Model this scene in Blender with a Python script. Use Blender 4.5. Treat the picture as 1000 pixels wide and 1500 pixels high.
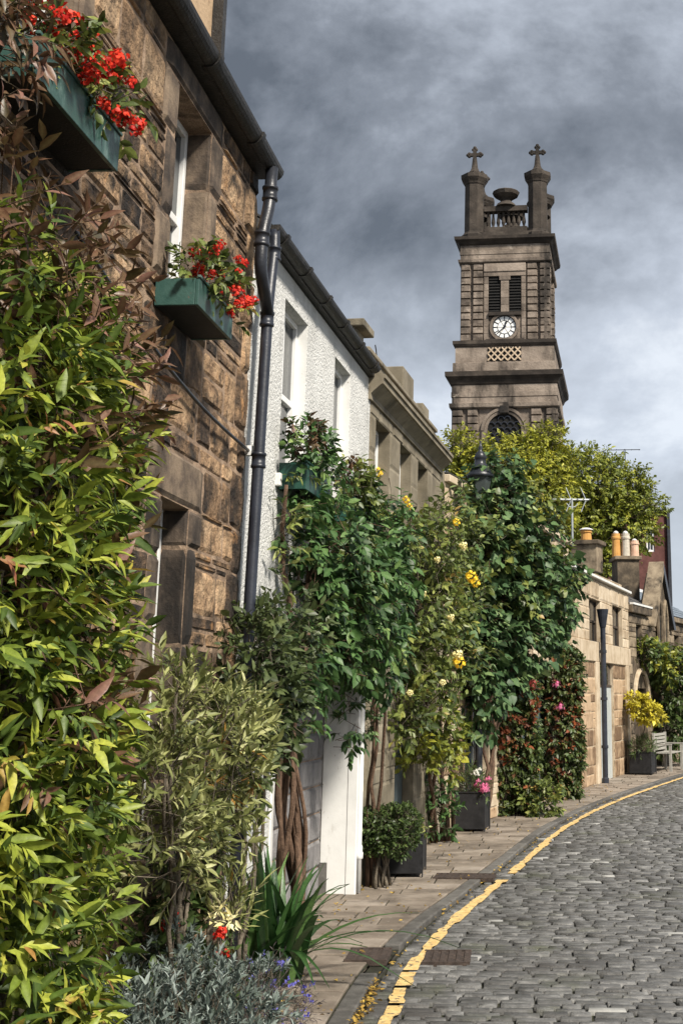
import bpy, math, random
import numpy as np
from mathutils import Vector, Matrix
R = math.radians
for o in list(bpy.data.objects): bpy.data.objects.remove(o)
scene = bpy.context.scene
COL = scene.collection

# ------------------------------------------------------------------ camera
EYE = 1.8
FPX, PX, PY, PITCH = 1900.0, 740.0, 550.0, math.atan(470/1900.0)
cd = bpy.data.cameras.new('camera'); cam = bpy.data.objects.new('camera', cd); COL.objects.link(cam)
cam.location = (0, 0, EYE); cam.rotation_euler = (math.pi/2+PITCH, 0, 0)
cd.sensor_fit = 'VERTICAL'; cd.sensor_height = 36.0; cd.lens = 36.0*FPX/1500
cd.shift_x = -240/1500; cd.shift_y = -200/1500
cd.clip_start = 0.05; cd.clip_end = 3000
scene.camera = cam

# ------------------------------------------------------------------ sky, sun, exposure
SUN_EL, SUN_AZ = R(44), R(138)          # azimuth clockwise from +Y: the sun is behind the camera on its right
w = bpy.data.worlds.new('World'); scene.world = w; w.use_nodes = True
nt = w.node_tree; nt.nodes.clear()
def wn(t, **k):
    n = nt.nodes.new(t)
    for a, b in k.items(): setattr(n, a, b)
    return n
sky = wn('ShaderNodeTexSky', sky_type='NISHITA', sun_disc=False, sun_elevation=SUN_EL, sun_rotation=SUN_AZ)
bgs = wn('ShaderNodeBackground'); bgs.inputs[1].default_value = 0.11
nt.links.new(sky.outputs[0], bgs.inputs[0])
tc = wn('ShaderNodeTexCoord'); sep = wn('ShaderNodeSeparateXYZ'); nt.links.new(tc.outputs['Generated'], sep.inputs[0])
mz = wn('ShaderNodeMath', operation='MAXIMUM'); mz.inputs[1].default_value = 0.0; nt.links.new(sep.outputs[2], mz.inputs[0])
az_ = wn('ShaderNodeMath', operation='ADD'); az_.inputs[1].default_value = 0.55; nt.links.new(mz.outputs[0], az_.inputs[0])
def div(o):
    d = wn('ShaderNodeMath', operation='DIVIDE'); nt.links.new(o, d.inputs[0]); nt.links.new(az_.outputs[0], d.inputs[1]); return d.outputs[0]
cmb = wn('ShaderNodeCombineXYZ'); nt.links.new(div(sep.outputs[0]), cmb.inputs[0]); nt.links.new(div(sep.outputs[1]), cmb.inputs[1])
cmb.inputs[2].default_value = 3.7
n1 = wn('ShaderNodeTexNoise'); n1.inputs['Scale'].default_value = 2.6; n1.inputs['Detail'].default_value = 10; n1.inputs['Roughness'].default_value = 0.60; n1.inputs['Distortion'].default_value = 0.25
nt.links.new(cmb.outputs[0], n1.inputs['Vector'])
rp = wn('ShaderNodeValToRGB'); cr = rp.color_ramp
cr.elements[0].position = 0.38; cr.elements[0].color = (0.060, 0.069, 0.082, 1)
cr.elements[1].position = 0.62; cr.elements[1].color = (0.52, 0.55, 0.59, 1)
e = cr.elements.new(0.46); e.color = (0.150, 0.165, 0.190, 1)
e = cr.elements.new(0.56); e.color = (0.34, 0.37, 0.42, 1)
nt.links.new(n1.outputs[0], rp.inputs[0])
# low cloud near the horizon is thinner and paler
mr = wn('ShaderNodeMapRange'); mr.inputs[1].default_value = 0.0; mr.inputs[2].default_value = 0.34; mr.inputs[3].default_value = 0.85; mr.inputs[4].default_value = 0.05
nt.links.new(sep.outputs[2], mr.inputs[0])
mxc = wn('ShaderNodeMixRGB'); nt.links.new(mr.outputs[0], mxc.inputs[0]); nt.links.new(rp.outputs[0], mxc.inputs[1]); mxc.inputs[2].default_value = (0.50, 0.54, 0.60, 1)
bgc = wn('ShaderNodeBackground'); bgc.inputs[1].default_value = 1.0; nt.links.new(mxc.outputs[0], bgc.inputs[0])
mix = wn('ShaderNodeMixShader'); mix.inputs[0].default_value = 0.93
nt.links.new(bgs.outputs[0], mix.inputs[1]); nt.links.new(bgc.outputs[0], mix.inputs[2])
wo = wn('ShaderNodeOutputWorld'); nt.links.new(mix.outputs[0], wo.inputs[0])
sl = bpy.data.lights.new('sun', 'SUN'); sl.energy = 4.3; sl.angle = R(9); sl.color = (1.0, 0.93, 0.82)
so = bpy.data.objects.new('sun', sl); COL.objects.link(so)
sd = Vector((math.sin(SUN_AZ)*math.cos(SUN_EL), math.cos(SUN_AZ)*math.cos(SUN_EL), math.sin(SUN_EL)))
so.rotation_euler = sd.to_track_quat('Z', 'Y').to_euler(); so.location = (6, -8, 12)
vs = scene.view_settings
vs.view_transform = 'Standard'; vs.look = 'None'; vs.exposure = 0.72; vs.gamma = 1.0; vs.use_curve_mapping = False

# ------------------------------------------------------------------ measuring helpers
def at(x, y, Y):
    """the place in the street that lies Y metres ahead at photo pixel x, y"""
    a = (x-PX)/FPX; b = (PY-y)/FPX
    dy = math.cos(PITCH)-b*math.sin(PITCH); dz = math.sin(PITCH)+b*math.cos(PITCH)
    t = Y/dy
    return Vector((a*t, Y, EYE+dz*t))

# ------------------------------------------------------------------ materials
MATS = {}
def nodes(name):
    m = bpy.data.materials.new(name); m.use_nodes = True
    t = m.node_tree; b = t.nodes['Principled BSDF']
    MATS[name] = m
    return m, t, b
def ramp(t, cols):
    r = t.nodes.new('ShaderNodeValToRGB'); c = r.color_ramp
    cols = [(p, (*q, 1)) for p, q in cols]
    c.elements[0].position, c.elements[0].color = cols[0]
    c.elements[1].position, c.elements[1].color = cols[-1]
    for p, q in cols[1:-1]:
        k = c.elements.new(p); k.color = q
    return r
def noise(t, scale, detail=6, rough=.6, vec=None, stretch=None):
    n = t.nodes.new('ShaderNodeTexNoise'); n.inputs['Scale'].default_value = scale
    n.inputs['Detail'].default_value = detail; n.inputs['Roughness'].default_value = rough
    g = t.nodes.new('ShaderNodeNewGeometry')
    if stretch:
        mp = t.nodes.new('ShaderNodeMapping'); mp.inputs['Scale'].default_value = stretch
        t.links.new(g.outputs['Position'], mp.inputs[0]); t.links.new(mp.outputs[0], n.inputs['Vector'])
    else: t.links.new(g.outputs['Position'], n.inputs['Vector'])
    return n
def pmat(name, cols, scale=6, rough=.85, bump=.4, bscale=45, bdist=.01, objrand=0.0, spec=.3, metal=0, stretch=None, detail=7, over=None, attr=0):
    """procedural surface: noise through a colour ramp, optional shift per piece, fine relief"""
    m, t, b = nodes(name)
    n = noise(t, scale, detail, .62, stretch=stretch)
    fac = n.outputs[0]
    if objrand:
        oi = t.nodes.new('ShaderNodeObjectInfo')
        mm = t.nodes.new('ShaderNodeMath'); mm.operation = 'MULTIPLY_ADD'; mm.inputs[1].default_value = objrand; mm.inputs[2].default_value = -objrand/2
        t.links.new(oi.outputs['Random'], mm.inputs[0])
        ad = t.nodes.new('ShaderNodeMath'); ad.operation = 'ADD'; t.links.new(fac, ad.inputs[0]); t.links.new(mm.outputs[0], ad.inputs[1]); fac = ad.outputs[0]
    if attr:
        at_ = t.nodes.new('ShaderNodeAttribute'); at_.attribute_name = 'tone'
        mm = t.nodes.new('ShaderNodeMath'); mm.operation = 'MULTIPLY_ADD'; mm.inputs[1].default_value = attr; mm.inputs[2].default_value = -attr/2
        t.links.new(at_.outputs['Fac'], mm.inputs[0])
        ad = t.nodes.new('ShaderNodeMath'); ad.operation = 'ADD'; t.links.new(fac, ad.inputs[0]); t.links.new(mm.outputs[0], ad.inputs[1]); fac = ad.outputs[0]
    r = ramp(t, cols); t.links.new(fac, r.inputs[0]); col = r.outputs[0]
    if over:                      # (colour, scale, low, high, stretch): stains, lichen or painted highlights with a shape of their own
        for oc, os_, lo, hi, st in over:
            n2 = noise(t, os_, 6, .65, stretch=st)
            mr = t.nodes.new('ShaderNodeMapRange'); mr.inputs[1].default_value = lo; mr.inputs[2].default_value = hi
            t.links.new(n2.outputs[0], mr.inputs[0])
            mx = t.nodes.new('ShaderNodeMixRGB'); t.links.new(mr.outputs[0], mx.inputs[0]); t.links.new(col, mx.inputs[1]); mx.inputs[2].default_value = (*oc, 1)
            col = mx.outputs[0]
    t.links.new(col, b.inputs['Base Color'])
    b.inputs['Roughness'].default_value = rough; b.inputs['Metallic'].default_value = metal
    b.inputs['Specular IOR Level'].default_value = spec
    if bump:
        n3 = noise(t, bscale, 5, .6)
        bp = t.nodes.new('ShaderNodeBump'); bp.inputs['Strength'].default_value = bump; bp.inputs['Distance'].default_value = bdist
        t.links.new(n3.outputs[0], bp.inputs['Height']); t.links.new(bp.outputs[0], b.inputs['Normal'])
    return m
def lmat(name, cols, rough=.45, spec=.4, trans=.25, mid=.25, sheen=None):
    """leaf surface: every leaf takes its own tone from the ramp, the midrib a little paler"""
    m, t, b = nodes(name)
    a = t.nodes.new('ShaderNodeAttribute'); a.attribute_name = 'tone'
    r = ramp(t, cols); t.links.new(a.outputs['Fac'], r.inputs[0]); col = r.outputs[0]
    if mid:
        a2 = t.nodes.new('ShaderNodeAttribute'); a2.attribute_name = 'rib'
        p = t.nodes.new('ShaderNodeMath'); p.operation = 'MULTIPLY'; p.inputs[1].default_value = mid; t.links.new(a2.outputs['Fac'], p.inputs[0])
        mx = t.nodes.new('ShaderNodeMixRGB'); t.links.new(p.outputs[0], mx.inputs[0]); t.links.new(col, mx.inputs[1])
        br = t.nodes.new('ShaderNodeMixRGB'); br.blend_type = 'ADD'; br.inputs[0].default_value = 1; t.links.new(col, br.inputs[1]); br.inputs[2].default_value = (.12, .13, .06, 1)
        t.links.new(br.outputs[0], mx.inputs[2]); col = mx.outputs[0]
    nz = noise(t, 55, 4, .65); rz = t.nodes.new('ShaderNodeMapRange'); rz.inputs[1].default_value = .3; rz.inputs[2].default_value = .72; rz.inputs[3].default_value = .82; rz.inputs[4].default_value = 1.45
    t.links.new(nz.outputs[0], rz.inputs[0])
    ml = t.nodes.new('ShaderNodeMixRGB'); ml.blend_type = 'MULTIPLY'; ml.inputs[0].default_value = 1; t.links.new(col, ml.inputs[1]); t.links.new(rz.outputs[0], ml.inputs[2]); col = ml.outputs[0]
    bp = t.nodes.new('ShaderNodeBump'); bp.inputs['Strength'].default_value = .35; bp.inputs['Distance'].default_value = .004; t.links.new(nz.outputs[0], bp.inputs['Height']); t.links.new(bp.outputs[0], b.inputs['Normal'])
    t.links.new(col, b.inputs['Base Color']); b.inputs['Roughness'].default_value = rough; b.inputs['Specular IOR Level'].default_value = spec
    tr = t.nodes.new('ShaderNodeBsdfTranslucent'); t.links.new(col, tr.inputs[0])
    ms = t.nodes.new('ShaderNodeMixShader'); ms.inputs[0].default_value = trans
    t.links.new(b.outputs[0], ms.inputs[1]); t.links.new(tr.outputs[0], ms.inputs[2])
    t.links.new(ms.outputs[0], t.nodes['Material Output'].inputs[0])
    return m
def glass(name, col=(.015, .02, .024), rough=.06):
    m, t, b = nodes(name)
    n = noise(t, 2.2, 3)
    bp = t.nodes.new('ShaderNodeBump'); bp.inputs['Strength'].default_value = .06; bp.inputs['Distance'].default_value = .05
    t.links.new(n.outputs[0], bp.inputs['Height']); t.links.new(bp.outputs[0], b.inputs['Normal'])
    b.inputs['Base Color'].default_value = (*col, 1); b.inputs['Roughness'].default_value = rough; b.inputs['Specular IOR Level'].default_value = .6
    return m

SOOT = (.016, .013, .011)
m_rubble = pmat('sooty_sandstone', [(.20, (.018, .014, .012)), (.36, (.065, .044, .030)), (.52, (.20, .126, .072)), (.67, (.40, .26, .150)), (.84, (.52, .36, .22))],
                scale=5.5, bump=1.0, bscale=26, bdist=.03, objrand=.50, over=[((.035, .028, .022), 5.0, .50, .66, None), (SOOT, 1.7, .50, .66, (1, 1, .7)), ((.42, .22, .09), 3.3, .60, .74, None)])
m_mortar = pmat('buff_mortar', [(.3, (.17, .115, .078)), (.6, (.34, .24, .165)), (.75, (.46, .34, .24))], scale=7, bump=1.0, bscale=50, over=[((.05, .038, .028), 4.0, .48, .66, None), (SOOT, 1.6, .54, .72, None)])
m_jamb = pmat('dark_dressed_stone', [(.3, (.045, .036, .030)), (.5, (.115, .086, .064)), (.7, (.22, .165, .115))], scale=7, bump=.5, bscale=55, objrand=.3, over=[(SOOT, 1.8, .50, .66, (1, 1, .5))])
m_harl = pmat('white_harling', [(.3, (.56, .56, .54)), (.6, (.70, .70, .68)), (.8, (.74, .74, .72))], scale=3, bump=1.0, bscale=42, bdist=.03, over=[((.36, .36, .33), 1.5, .58, .82, (1, 1, .35)), ((.34, .33, .30), 7, .60, .80, (1, 1, .10))])
m_whitepaint = pmat('white_paint', [(.3, (.62, .62, .60)), (.7, (.76, .76, .74))], scale=3, rough=.5, bump=.12, bscale=30, over=[((.40, .38, .34), 5, .60, .76, (1, 1, .3)), ((.28, .25, .21), 16, .66, .74, None)])
m_sash = pmat('white_sash_paint', [(.3, (.68, .68, .67)), (.7, (.78, .78, .77))], scale=4, rough=.4, bump=.05)
m_greyblock = pmat('grey_painted_block', [(.3, (.15, .145, .145)), (.7, (.26, .25, .25))], scale=10, bump=.8, bscale=60, objrand=.25)
m_ashlar3 = pmat('drab_ashlar', [(.3, (.135, .115, .080)), (.55, (.215, .185, .135)), (.75, (.29, .255, .19))], scale=3.2, bump=.5, bscale=70, objrand=.2, over=[((.05, .045, .033), 2.0, .54, .72, (1, 1, .4))])
m_cream = pmat('cream_sandstone', [(.28, (.30, .225, .145)), (.5, (.46, .37, .26)), (.75, (.58, .49, .37))], scale=4, bump=.5, bscale=50, objrand=.25, over=[((.20, .15, .10), 2.0, .58, .76, (1, 1, .4))])
m_amber = pmat('amber_sandstone', [(.28, (.15, .095, .055)), (.5, (.30, .205, .125)), (.75, (.46, .33, .21))], scale=5, bump=.6, bscale=45, objrand=.55, over=[((.12, .07, .04), 2.6, .58, .72, None)])
m_gothic = pmat('brown_gothic_stone', [(.28, (.060, .047, .033)), (.5, (.155, .120, .082)), (.75, (.30, .24, .165))], scale=4, bump=.7, bscale=40, objrand=.4, over=[(SOOT, 2.1, .52, .68, None)])
m_tower = pmat('weathered_tower_stone', [(.28, (.085, .068, .055)), (.5, (.205, .165, .132)), (.75, (.34, .28, .228))], scale=.55, bump=.6, bscale=5, bdist=.08, objrand=.22, over=[((.035, .029, .024), .45, .50, .64, (1, 1, .22)), ((.36, .30, .245), .8, .62, .72, None)])
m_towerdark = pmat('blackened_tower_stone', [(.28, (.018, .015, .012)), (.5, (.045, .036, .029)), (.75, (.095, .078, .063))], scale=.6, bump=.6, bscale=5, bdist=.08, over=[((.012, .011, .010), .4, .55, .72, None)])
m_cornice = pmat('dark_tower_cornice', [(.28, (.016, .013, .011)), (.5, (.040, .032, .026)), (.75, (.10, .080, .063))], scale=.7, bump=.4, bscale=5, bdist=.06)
m_lattice = pmat('pale_lattice_stone', [(.3, (.42, .32, .22)), (.7, (.60, .48, .35))], scale=.8, bump=.2, bscale=6)
m_slate = pmat('grey_slate', [(.3, (.040, .040, .042)), (.5, (.075, .073, .072)), (.72, (.14, .13, .12))], scale=5, rough=.7, bump=.5, bscale=40, objrand=.3)
m_slateblue = pmat('blue_slate', [(.3, (.10, .125, .155)), (.7, (.19, .225, .265))], scale=5, rough=.6, bump=.3, bscale=30)
m_iron = pmat('black_iron_paint', [(.3, (.008, .009, .012)), (.7, (.026, .029, .038))], scale=9, rough=.38, bump=.2, bscale=60, spec=.5)
m_navy = pmat('blue_black_iron', [(.3, (.009, .011, .018)), (.7, (.026, .031, .045))], scale=6, rough=.42, bump=.15, bscale=50, spec=.5)
m_gutter = pmat('weathered_gutter', [(.3, (.007, .0065, .006)), (.62, (.026, .023, .020)), (.8, (.075, .066, .056))], scale=14, rough=.55, bump=.6, bscale=50, spec=.4)
m_green = pmat('green_box_paint', [(.3, (.024, .066, .056)), (.7, (.055, .112, .096))], scale=7, rough=.42, bump=.25, bscale=50, over=[((.17, .24, .22), 9, .56, .70, (1, 1, .4)), ((.09, .085, .07), 24, .66, .70, None)])  # pale teal streaks are highlights put into the paint colour
m_darkgreen = pmat('dark_green_box_paint', [(.3, (.010, .042, .032)), (.7, (.022, .075, .055))], scale=7, rough=.45, bump=.15)
m_planter = pmat('black_planter', [(.3, (.008, .008, .009)), (.7, (.022, .022, .024))], scale=12, rough=.6, bump=.3, bscale=80)
m_soil = pmat('soil', [(.3, (.018, .012, .008)), (.7, (.05, .035, .024))], scale=20, bump=1, bscale=60)
m_door = pmat('blue_grey_door_paint', [(.3, (.045, .062, .068)), (.7, (.085, .112, .12))], scale=5, rough=.5, bump=.1)
m_paledoor = pmat('pale_grey_door_paint', [(.3, (.36, .39, .38)), (.7, (.47, .50, .49))], scale=3, rough=.45, bump=.08)
m_darkdoor = pmat('brown_door_wood', [(.3, (.035, .026, .019)), (.7, (.085, .064, .045))], scale=6, bump=.5, stretch=(4, 4, .6))
m_glass = glass('window_glass')
m_glassb = glass('blue_door_glass', (.03, .05, .065), .1)
m_terra = pmat('ochre_pot', [(.3, (.44, .22, .060)), (.7, (.62, .34, .11))], scale=6, bump=.2)
m_buffpot = pmat('buff_pot', [(.3, (.36, .33, .27)), (.7, (.54, .50, .42))], scale=7, bump=.3, over=[((.18, .16, .12), 5, .55, .7, None)])
m_pinkpot = pmat('pink_pot', [(.3, (.50, .30, .20)), (.7, (.66, .46, .35))], scale=7, bump=.2)
m_redbrick = pmat('dark_red_brick', [(.3, (.060, .022, .019)), (.7, (.13, .055, .047))], scale=3, bump=.4, bscale=15)
m_alu = pmat('aerial_metal', [(.3, (.36, .39, .40)), (.7, (.55, .58, .58))], scale=9, rough=.4, bump=0, metal=.5)
m_sett = pmat('granite_sett', [(.18, (.046, .045, .042)), (.42, (.094, .092, .088)), (.62, (.145, .143, .138)), (.85, (.28, .275, .262))], scale=13, rough=.58, bump=1.0, bscale=60, attr=.34, spec=.4, over=[((.070, .074, .048), 1.5, .54, .72, None), ((.055, .050, .046), .8, .56, .72, None)])
m_settpale = pmat('pale_granite_sett', [(.25, (.22, .22, .21)), (.75, (.40, .395, .37))], scale=9, rough=.6, bump=.5, bscale=90)
m_joint = pmat('mossy_joint', [(.3, (.014, .013, .010)), (.55, (.032, .032, .018)), (.75, (.052, .060, .024))], scale=7, bump=1, bscale=70)
m_paver = pmat('buff_paving', [(.25, (.145, .118, .092)), (.5, (.225, .188, .150)), (.75, (.31, .265, .22))], scale=4, bump=.7, bscale=80, objrand=.4, over=[((.075, .062, .050), 1.7, .52, .70, None), ((.34, .31, .27), 14, .66, .72, None)])
m_kerb = pmat('whinstone_kerb', [(.3, (.070, .066, .060)), (.7, (.150, .142, .130))], scale=8, rough=.7, bump=.5, bscale=80, objrand=.3)
m_yellow = pmat('yellow_road_paint', [(.3, (.52, .34, .12)), (.55, (.68, .48, .20)), (.75, (.76, .58, .29))], scale=14, rough=.75, bump=.6, bscale=70, over=[((.13, .11, .085), 22, .55, .62, None)])
m_asph = pmat('grey_ground', [(.3, (.045, .047, .045)), (.7, (.085, .087, .080))], scale=3, bump=.5)
m_rust = pmat('rusted_iron', [(.3, (.028, .021, .018)), (.7, (.085, .062, .050))], scale=20, bump=.7, bscale=90)
m_bark = pmat('brown_bark', [(.3, (.040, .024, .016)), (.55, (.115, .070, .045)), (.75, (.21, .135, .090))], scale=16, bump=1, bscale=50, stretch=(3, 3, .5))
m_greybark = pmat('grey_bark', [(.3, (.055, .045, .034)), (.7, (.18, .15, .11))], scale=14, bump=1, bscale=50, stretch=(3, 3, .5))
m_benchwood = pmat('bleached_bench_wood', [(.3, (.24, .23, .20)), (.7, (.40, .385, .35))], scale=9, bump=.3, stretch=(3, 3, 1))
m_dial = pmat('white_clock_dial', [(.3, (.80, .80, .77)), (.7, (.88, .88, .86))], scale=.8, rough=.35, bump=0)
m_lead = pmat('white_lead_flashing', [(.3, (.58, .58, .56)), (.7, (.74, .74, .72))], scale=5, rough=.5, bump=.2)
m_lampglass = glass('lamp_glass', (.05, .06, .06), .15)

g_shrub = lmat('broad_shrub_leaf', [(0, (.012, .030, .006)), (.30, (.046, .084, .011)), (.55, (.150, .200, .022)), (.80, (.33, .35, .045)), (.90, (.30, .17, .04)), (1, (.22, .075, .045))], rough=.46, spec=.32)
g_bronze = lmat('bronze_young_leaf', [(0, (.030, .026, .010)), (.4, (.085, .045, .022)), (.7, (.13, .060, .040)), (.9, (.22, .105, .085)), (1, (.36, .21, .19))], rough=.4)
g_pale = lmat('pale_olive_leaf', [(0, (.030, .046, .012)), (.35, (.125, .140, .040)), (.65, (.28, .29, .11)), (.95, (.46, .46, .24)), (1, (.30, .16, .03))], rough=.5)
g_dark = lmat('dark_vine_leaf', [(0, (.008, .026, .009)), (.35, (.026, .072, .020)), (.66, (.070, .150, .042)), (.90, (.155, .235, .070)), (1, (.23, .28, .09))], rough=.45, spec=.35)
g_rose = lmat('rose_leaf', [(0, (.018, .036, .008)), (.35, (.060, .090, .018)), (.65, (.15, .18, .038)), (.92, (.30, .31, .075)), (1, (.30, .20, .06))], rough=.42)
g_lime = lmat('yellow_green_leaf', [(0, (.060, .085, .010)), (.5, (.17, .19, .020)), (1, (.36, .34, .035))], rough=.45)
g_yellow = lmat('golden_leaf', [(0, (.22, .19, .012)), (.5, (.44, .38, .022)), (1, (.62, .54, .05))], rough=.5)
g_ivy = lmat('ivy_leaf', [(0, (.008, .024, .011)), (.35, (.028, .072, .028)), (.66, (.085, .155, .056)), (.90, (.19, .26, .105)), (1, (.28, .33, .16))], rough=.46, spec=.3)
g_hedge = lmat('russet_hedge_leaf', [(0, (.014, .026, .007)), (.42, (.045, .068, .015)), (.64, (.095, .125, .030)), (.80, (.13, .05, .022)), (1, (.26, .060, .018))], rough=.45)
g_hedgeg = lmat('green_hedge_leaf', [(0, (.014, .030, .007)), (.5, (.042, .075, .016)), (1, (.105, .150, .036))], rough=.45)
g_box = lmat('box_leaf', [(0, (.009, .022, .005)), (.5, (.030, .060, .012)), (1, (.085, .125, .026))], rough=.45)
g_silver = lmat('silver_grey_leaf', [(0, (.030, .044, .040)), (.5, (.110, .140, .130)), (1, (.38, .43, .41))], rough=.6, spec=.2)
g_iris = lmat('iris_blade', [(0, (.012, .045, .012)), (.5, (.035, .095, .024)), (1, (.090, .165, .045))], rough=.38, spec=.5, mid=.15)
g_purple = lmat('purple_stem_leaf', [(0, (.015, .014, .020)), (.5, (.050, .036, .050)), (1, (.095, .075, .085))], rough=.6)
g_treey = lmat('yellow_tree_leaf', [(0, (.06, .08, .008)), (.5, (.23, .24, .020)), (1, (.46, .43, .040))], rough=.5)
g_treeo = lmat('olive_tree_leaf', [(0, (.035, .055, .009)), (.4, (.125, .155, .016)), (.8, (.29, .30, .030)), (1, (.46, .41, .045))], rough=.5)
g_moss = lmat('fallen_leaf', [(0, (.10, .05, .01)), (.5, (.30, .18, .03)), (1, (.50, .34, .06))], rough=.7)
def petal(name, c0, c1): return lmat(name, [(0, c0), (1, c1)], rough=.5, spec=.25, mid=0, trans=.3)
p_red = petal('red_petal', (.34, .006, .008), (.85, .075, .035))
p_yel = petal('yellow_petal', (.72, .48, .02), (.85, .68, .09))
p_cream = petal('cream_petal', (.68, .60, .24), (.85, .80, .50))
p_pink = petal('pink_petal', (.60, .10, .26), (.80, .34, .50))
p_white = petal('white_petal', (.70, .70, .62), (.84, .84, .80))
p_blue = petal('violet_petal', (.07, .07, .34), (.18, .17, .55))
p_coral = petal('coral_petal', (.70, .14, .12), (.85, .32, .28))

# ------------------------------------------------------------------ object helpers
def tag(o, label=None, cat=None, group=None, kind=None):
    if label: o['label'] = label
    if cat: o['category'] = cat
    if group: o['group'] = group
    if kind: o['kind'] = kind
    return o
def empty(name, label, cat, loc=(0, 0, 0), rz=0, group=None):
    o = bpy.data.objects.new(name, None); COL.objects.link(o)
    o.location = loc; o.rotation_euler = (0, 0, rz); o.empty_display_size = .2
    return tag(o, label, cat, group)
def newobj(name, me, parent=None, kind=None):
    o = bpy.data.objects.new(name, me); COL.objects.link(o)
    if parent is not None: o.parent = parent
    if kind: o['kind'] = kind
    return o
class MB:
    def __init__(s): s.v = []; s.f = []
    def box(s, x0, x1, y0, y1, z0, z1):
        i = len(s.v)
        s.v += [(x0,y0,z0),(x1,y0,z0),(x1,y1,z0),(x0,y1,z0),(x0,y0,z1),(x1,y0,z1),(x1,y1,z1),(x0,y1,z1)]
        s.f += [tuple(i+k for k in q) for q in ((0,3,2,1),(4,5,6,7),(0,1,5,4),(1,2,6,5),(2,3,7,6),(3,0,4,7))]
        return s
    def poly(s, pts):
        i = len(s.v); s.v += [tuple(p) for p in pts]; s.f.append(tuple(range(i, i+len(pts)))); return s
    def prism(s, pts, off):
        """closed prism: polygon pts pushed by vector off"""
        i = len(s.v); n = len(pts); off = Vector(off)
        s.v += [tuple(p) for p in pts] + [tuple(Vector(p)+off) for p in pts]
        s.f.append(tuple(range(i, i+n))[::-1]); s.f.append(tuple(range(i+n, i+2*n)))
        for k in range(n):
            j = (k+1) % n; s.f.append((i+k, i+j, i+n+j, i+n+k))
        return s
    def tube(s, pts, rad, n=8, cap=True):
        pts = [Vector(p) for p in pts]; m = len(pts)
        if not hasattr(rad, '__len__'): rad = [rad]*m
        i = len(s.v); ref = None
        for k, p in enumerate(pts):
            d = (pts[min(k+1, m-1)]-pts[max(k-1, 0)]).normalized()
            if ref is None: ref = Vector((0, 0, 1)) if abs(d.z) < .9 else Vector((1, 0, 0))
            a = d.cross(ref).normalized(); b = d.cross(a).normalized(); ref = a.cross(d) if a.cross(d).length > .1 else ref
            for q in range(n):
                t = 2*math.pi*q/n; s.v.append(tuple(p+(a*math.cos(t)+b*math.sin(t))*rad[k]))
        for k in range(m-1):
            for q in range(n):
                r = (q+1) % n; s.f.append((i+k*n+q, i+k*n+r, i+(k+1)*n+r, i+(k+1)*n+q))
        if cap:
            s.f.append(tuple(i+q for q in range(n))[::-1]); s.f.append(tuple(i+(m-1)*n+q for q in range(n)))
        return s
    def lathe(s, prof, c=(0, 0, 0), n=16, rot=0):
        i = len(s.v); c = Vector(c); m = len(prof)
        for r, z in prof:
            for q in range(n):
                t = 2*math.pi*q/n+rot; s.v.append((c.x+r*math.cos(t), c.y+r*math.sin(t), c.z+z))
        for k in range(m-1):
            for q in range(n):
                r = (q+1) % n; s.f.append((i+k*n+q, i+k*n+r, i+(k+1)*n+r, i+(k+1)*n+q))
        s.f.append(tuple(i+q for q in range(n))[::-1]); s.f.append(tuple(i+(m-1)*n+q for q in range(n)))
        return s
    def build(s, name, mat, parent=None, smooth=False, bevel=0, kind=None, seg=2):
        me = bpy.data.meshes.new(name); me.from_pydata(s.v, [], s.f); me.materials.append(mat); me.update()
        if smooth: me.shade_smooth()
        o = newobj(name, me, parent, kind)
        if bevel:
            b = o.modifiers.new('bevel', 'BEVEL'); b.width = bevel; b.segments = seg; b.limit_method = 'ANGLE'
        return o
def box(name, mat, parent, x0, x1, y0, y1, z0, z1, bevel=0, kind=None):
    return MB().box(x0, x1, y0, y1, z0, z1).build(name, mat, parent, bevel=bevel, kind=kind)
def fastmesh(name, V, T, mat, tone=None, rib=None, smooth=True):
    me = bpy.data.meshes.new(name)
    me.vertices.add(len(V)); me.vertices.foreach_set('co', np.ascontiguousarray(V, np.float32).ravel())
    me.loops.add(T.size); me.loops.foreach_set('vertex_index', np.ascontiguousarray(T, np.int32).ravel())
    k = T.shape[1]; me.polygons.add(len(T))
    me.polygons.foreach_set('loop_start', np.arange(0, T.size, k, dtype=np.int32))
    if tone is not None:
        a = me.attributes.new('tone', 'FLOAT', 'POINT'); a.data.foreach_set('value', np.ascontiguousarray(tone, np.float32))
        a = me.attributes.new('rib', 'FLOAT', 'POINT'); a.data.foreach_set('value', np.ascontiguousarray(rib, np.float32))
    me.materials.append(mat); me.update(calc_edges=True)
    if smooth: me.shade_smooth()
    return me

# ---- leaves
def leaf_t(kind):
    if kind == 'lance': w, fold, drop, st = .155, .05, .16, (.28, .62)
    elif kind == 'narrow': w, fold, drop, st = .085, .03, .10, (.3, .65)
    elif kind == 'oval': w, fold, drop, st = .27, .06, .16, (.3, .66)
    elif kind == 'ivy': w, fold, drop, st = .46, .07, .14, (.22, .52)
    elif kind == 'petal': w, fold, drop, st = .42, -.10, -.22, (.4, .8)
    elif kind == 'tiny':
        V = np.array([(0,0,0),(.5,-.28,.06),(1,0,-.05),(.5,.28,.06)]); T = np.array([(0,1,2),(0,2,3)]); return V, T, np.array([1,0,1,0.])
    V = [(0,0,0)]; rib = [1.]
    for t, ww in ((st[0], w*.92), (st[1], w*(.78 if kind != 'petal' else 1.05))):
        z = -drop*t*t
        V += [(t,-ww,z+fold),(t,0,z),(t,ww,z+fold)]; rib += [0,1,0]
    V.append((1,0,-drop)); rib.append(1)
    T = [(0,1,2),(0,2,3),(1,4,5),(1,5,2),(2,5,6),(2,6,3),(4,7,5),(5,7,6)]
    return np.array(V), np.array(T), np.array(rib)
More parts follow.
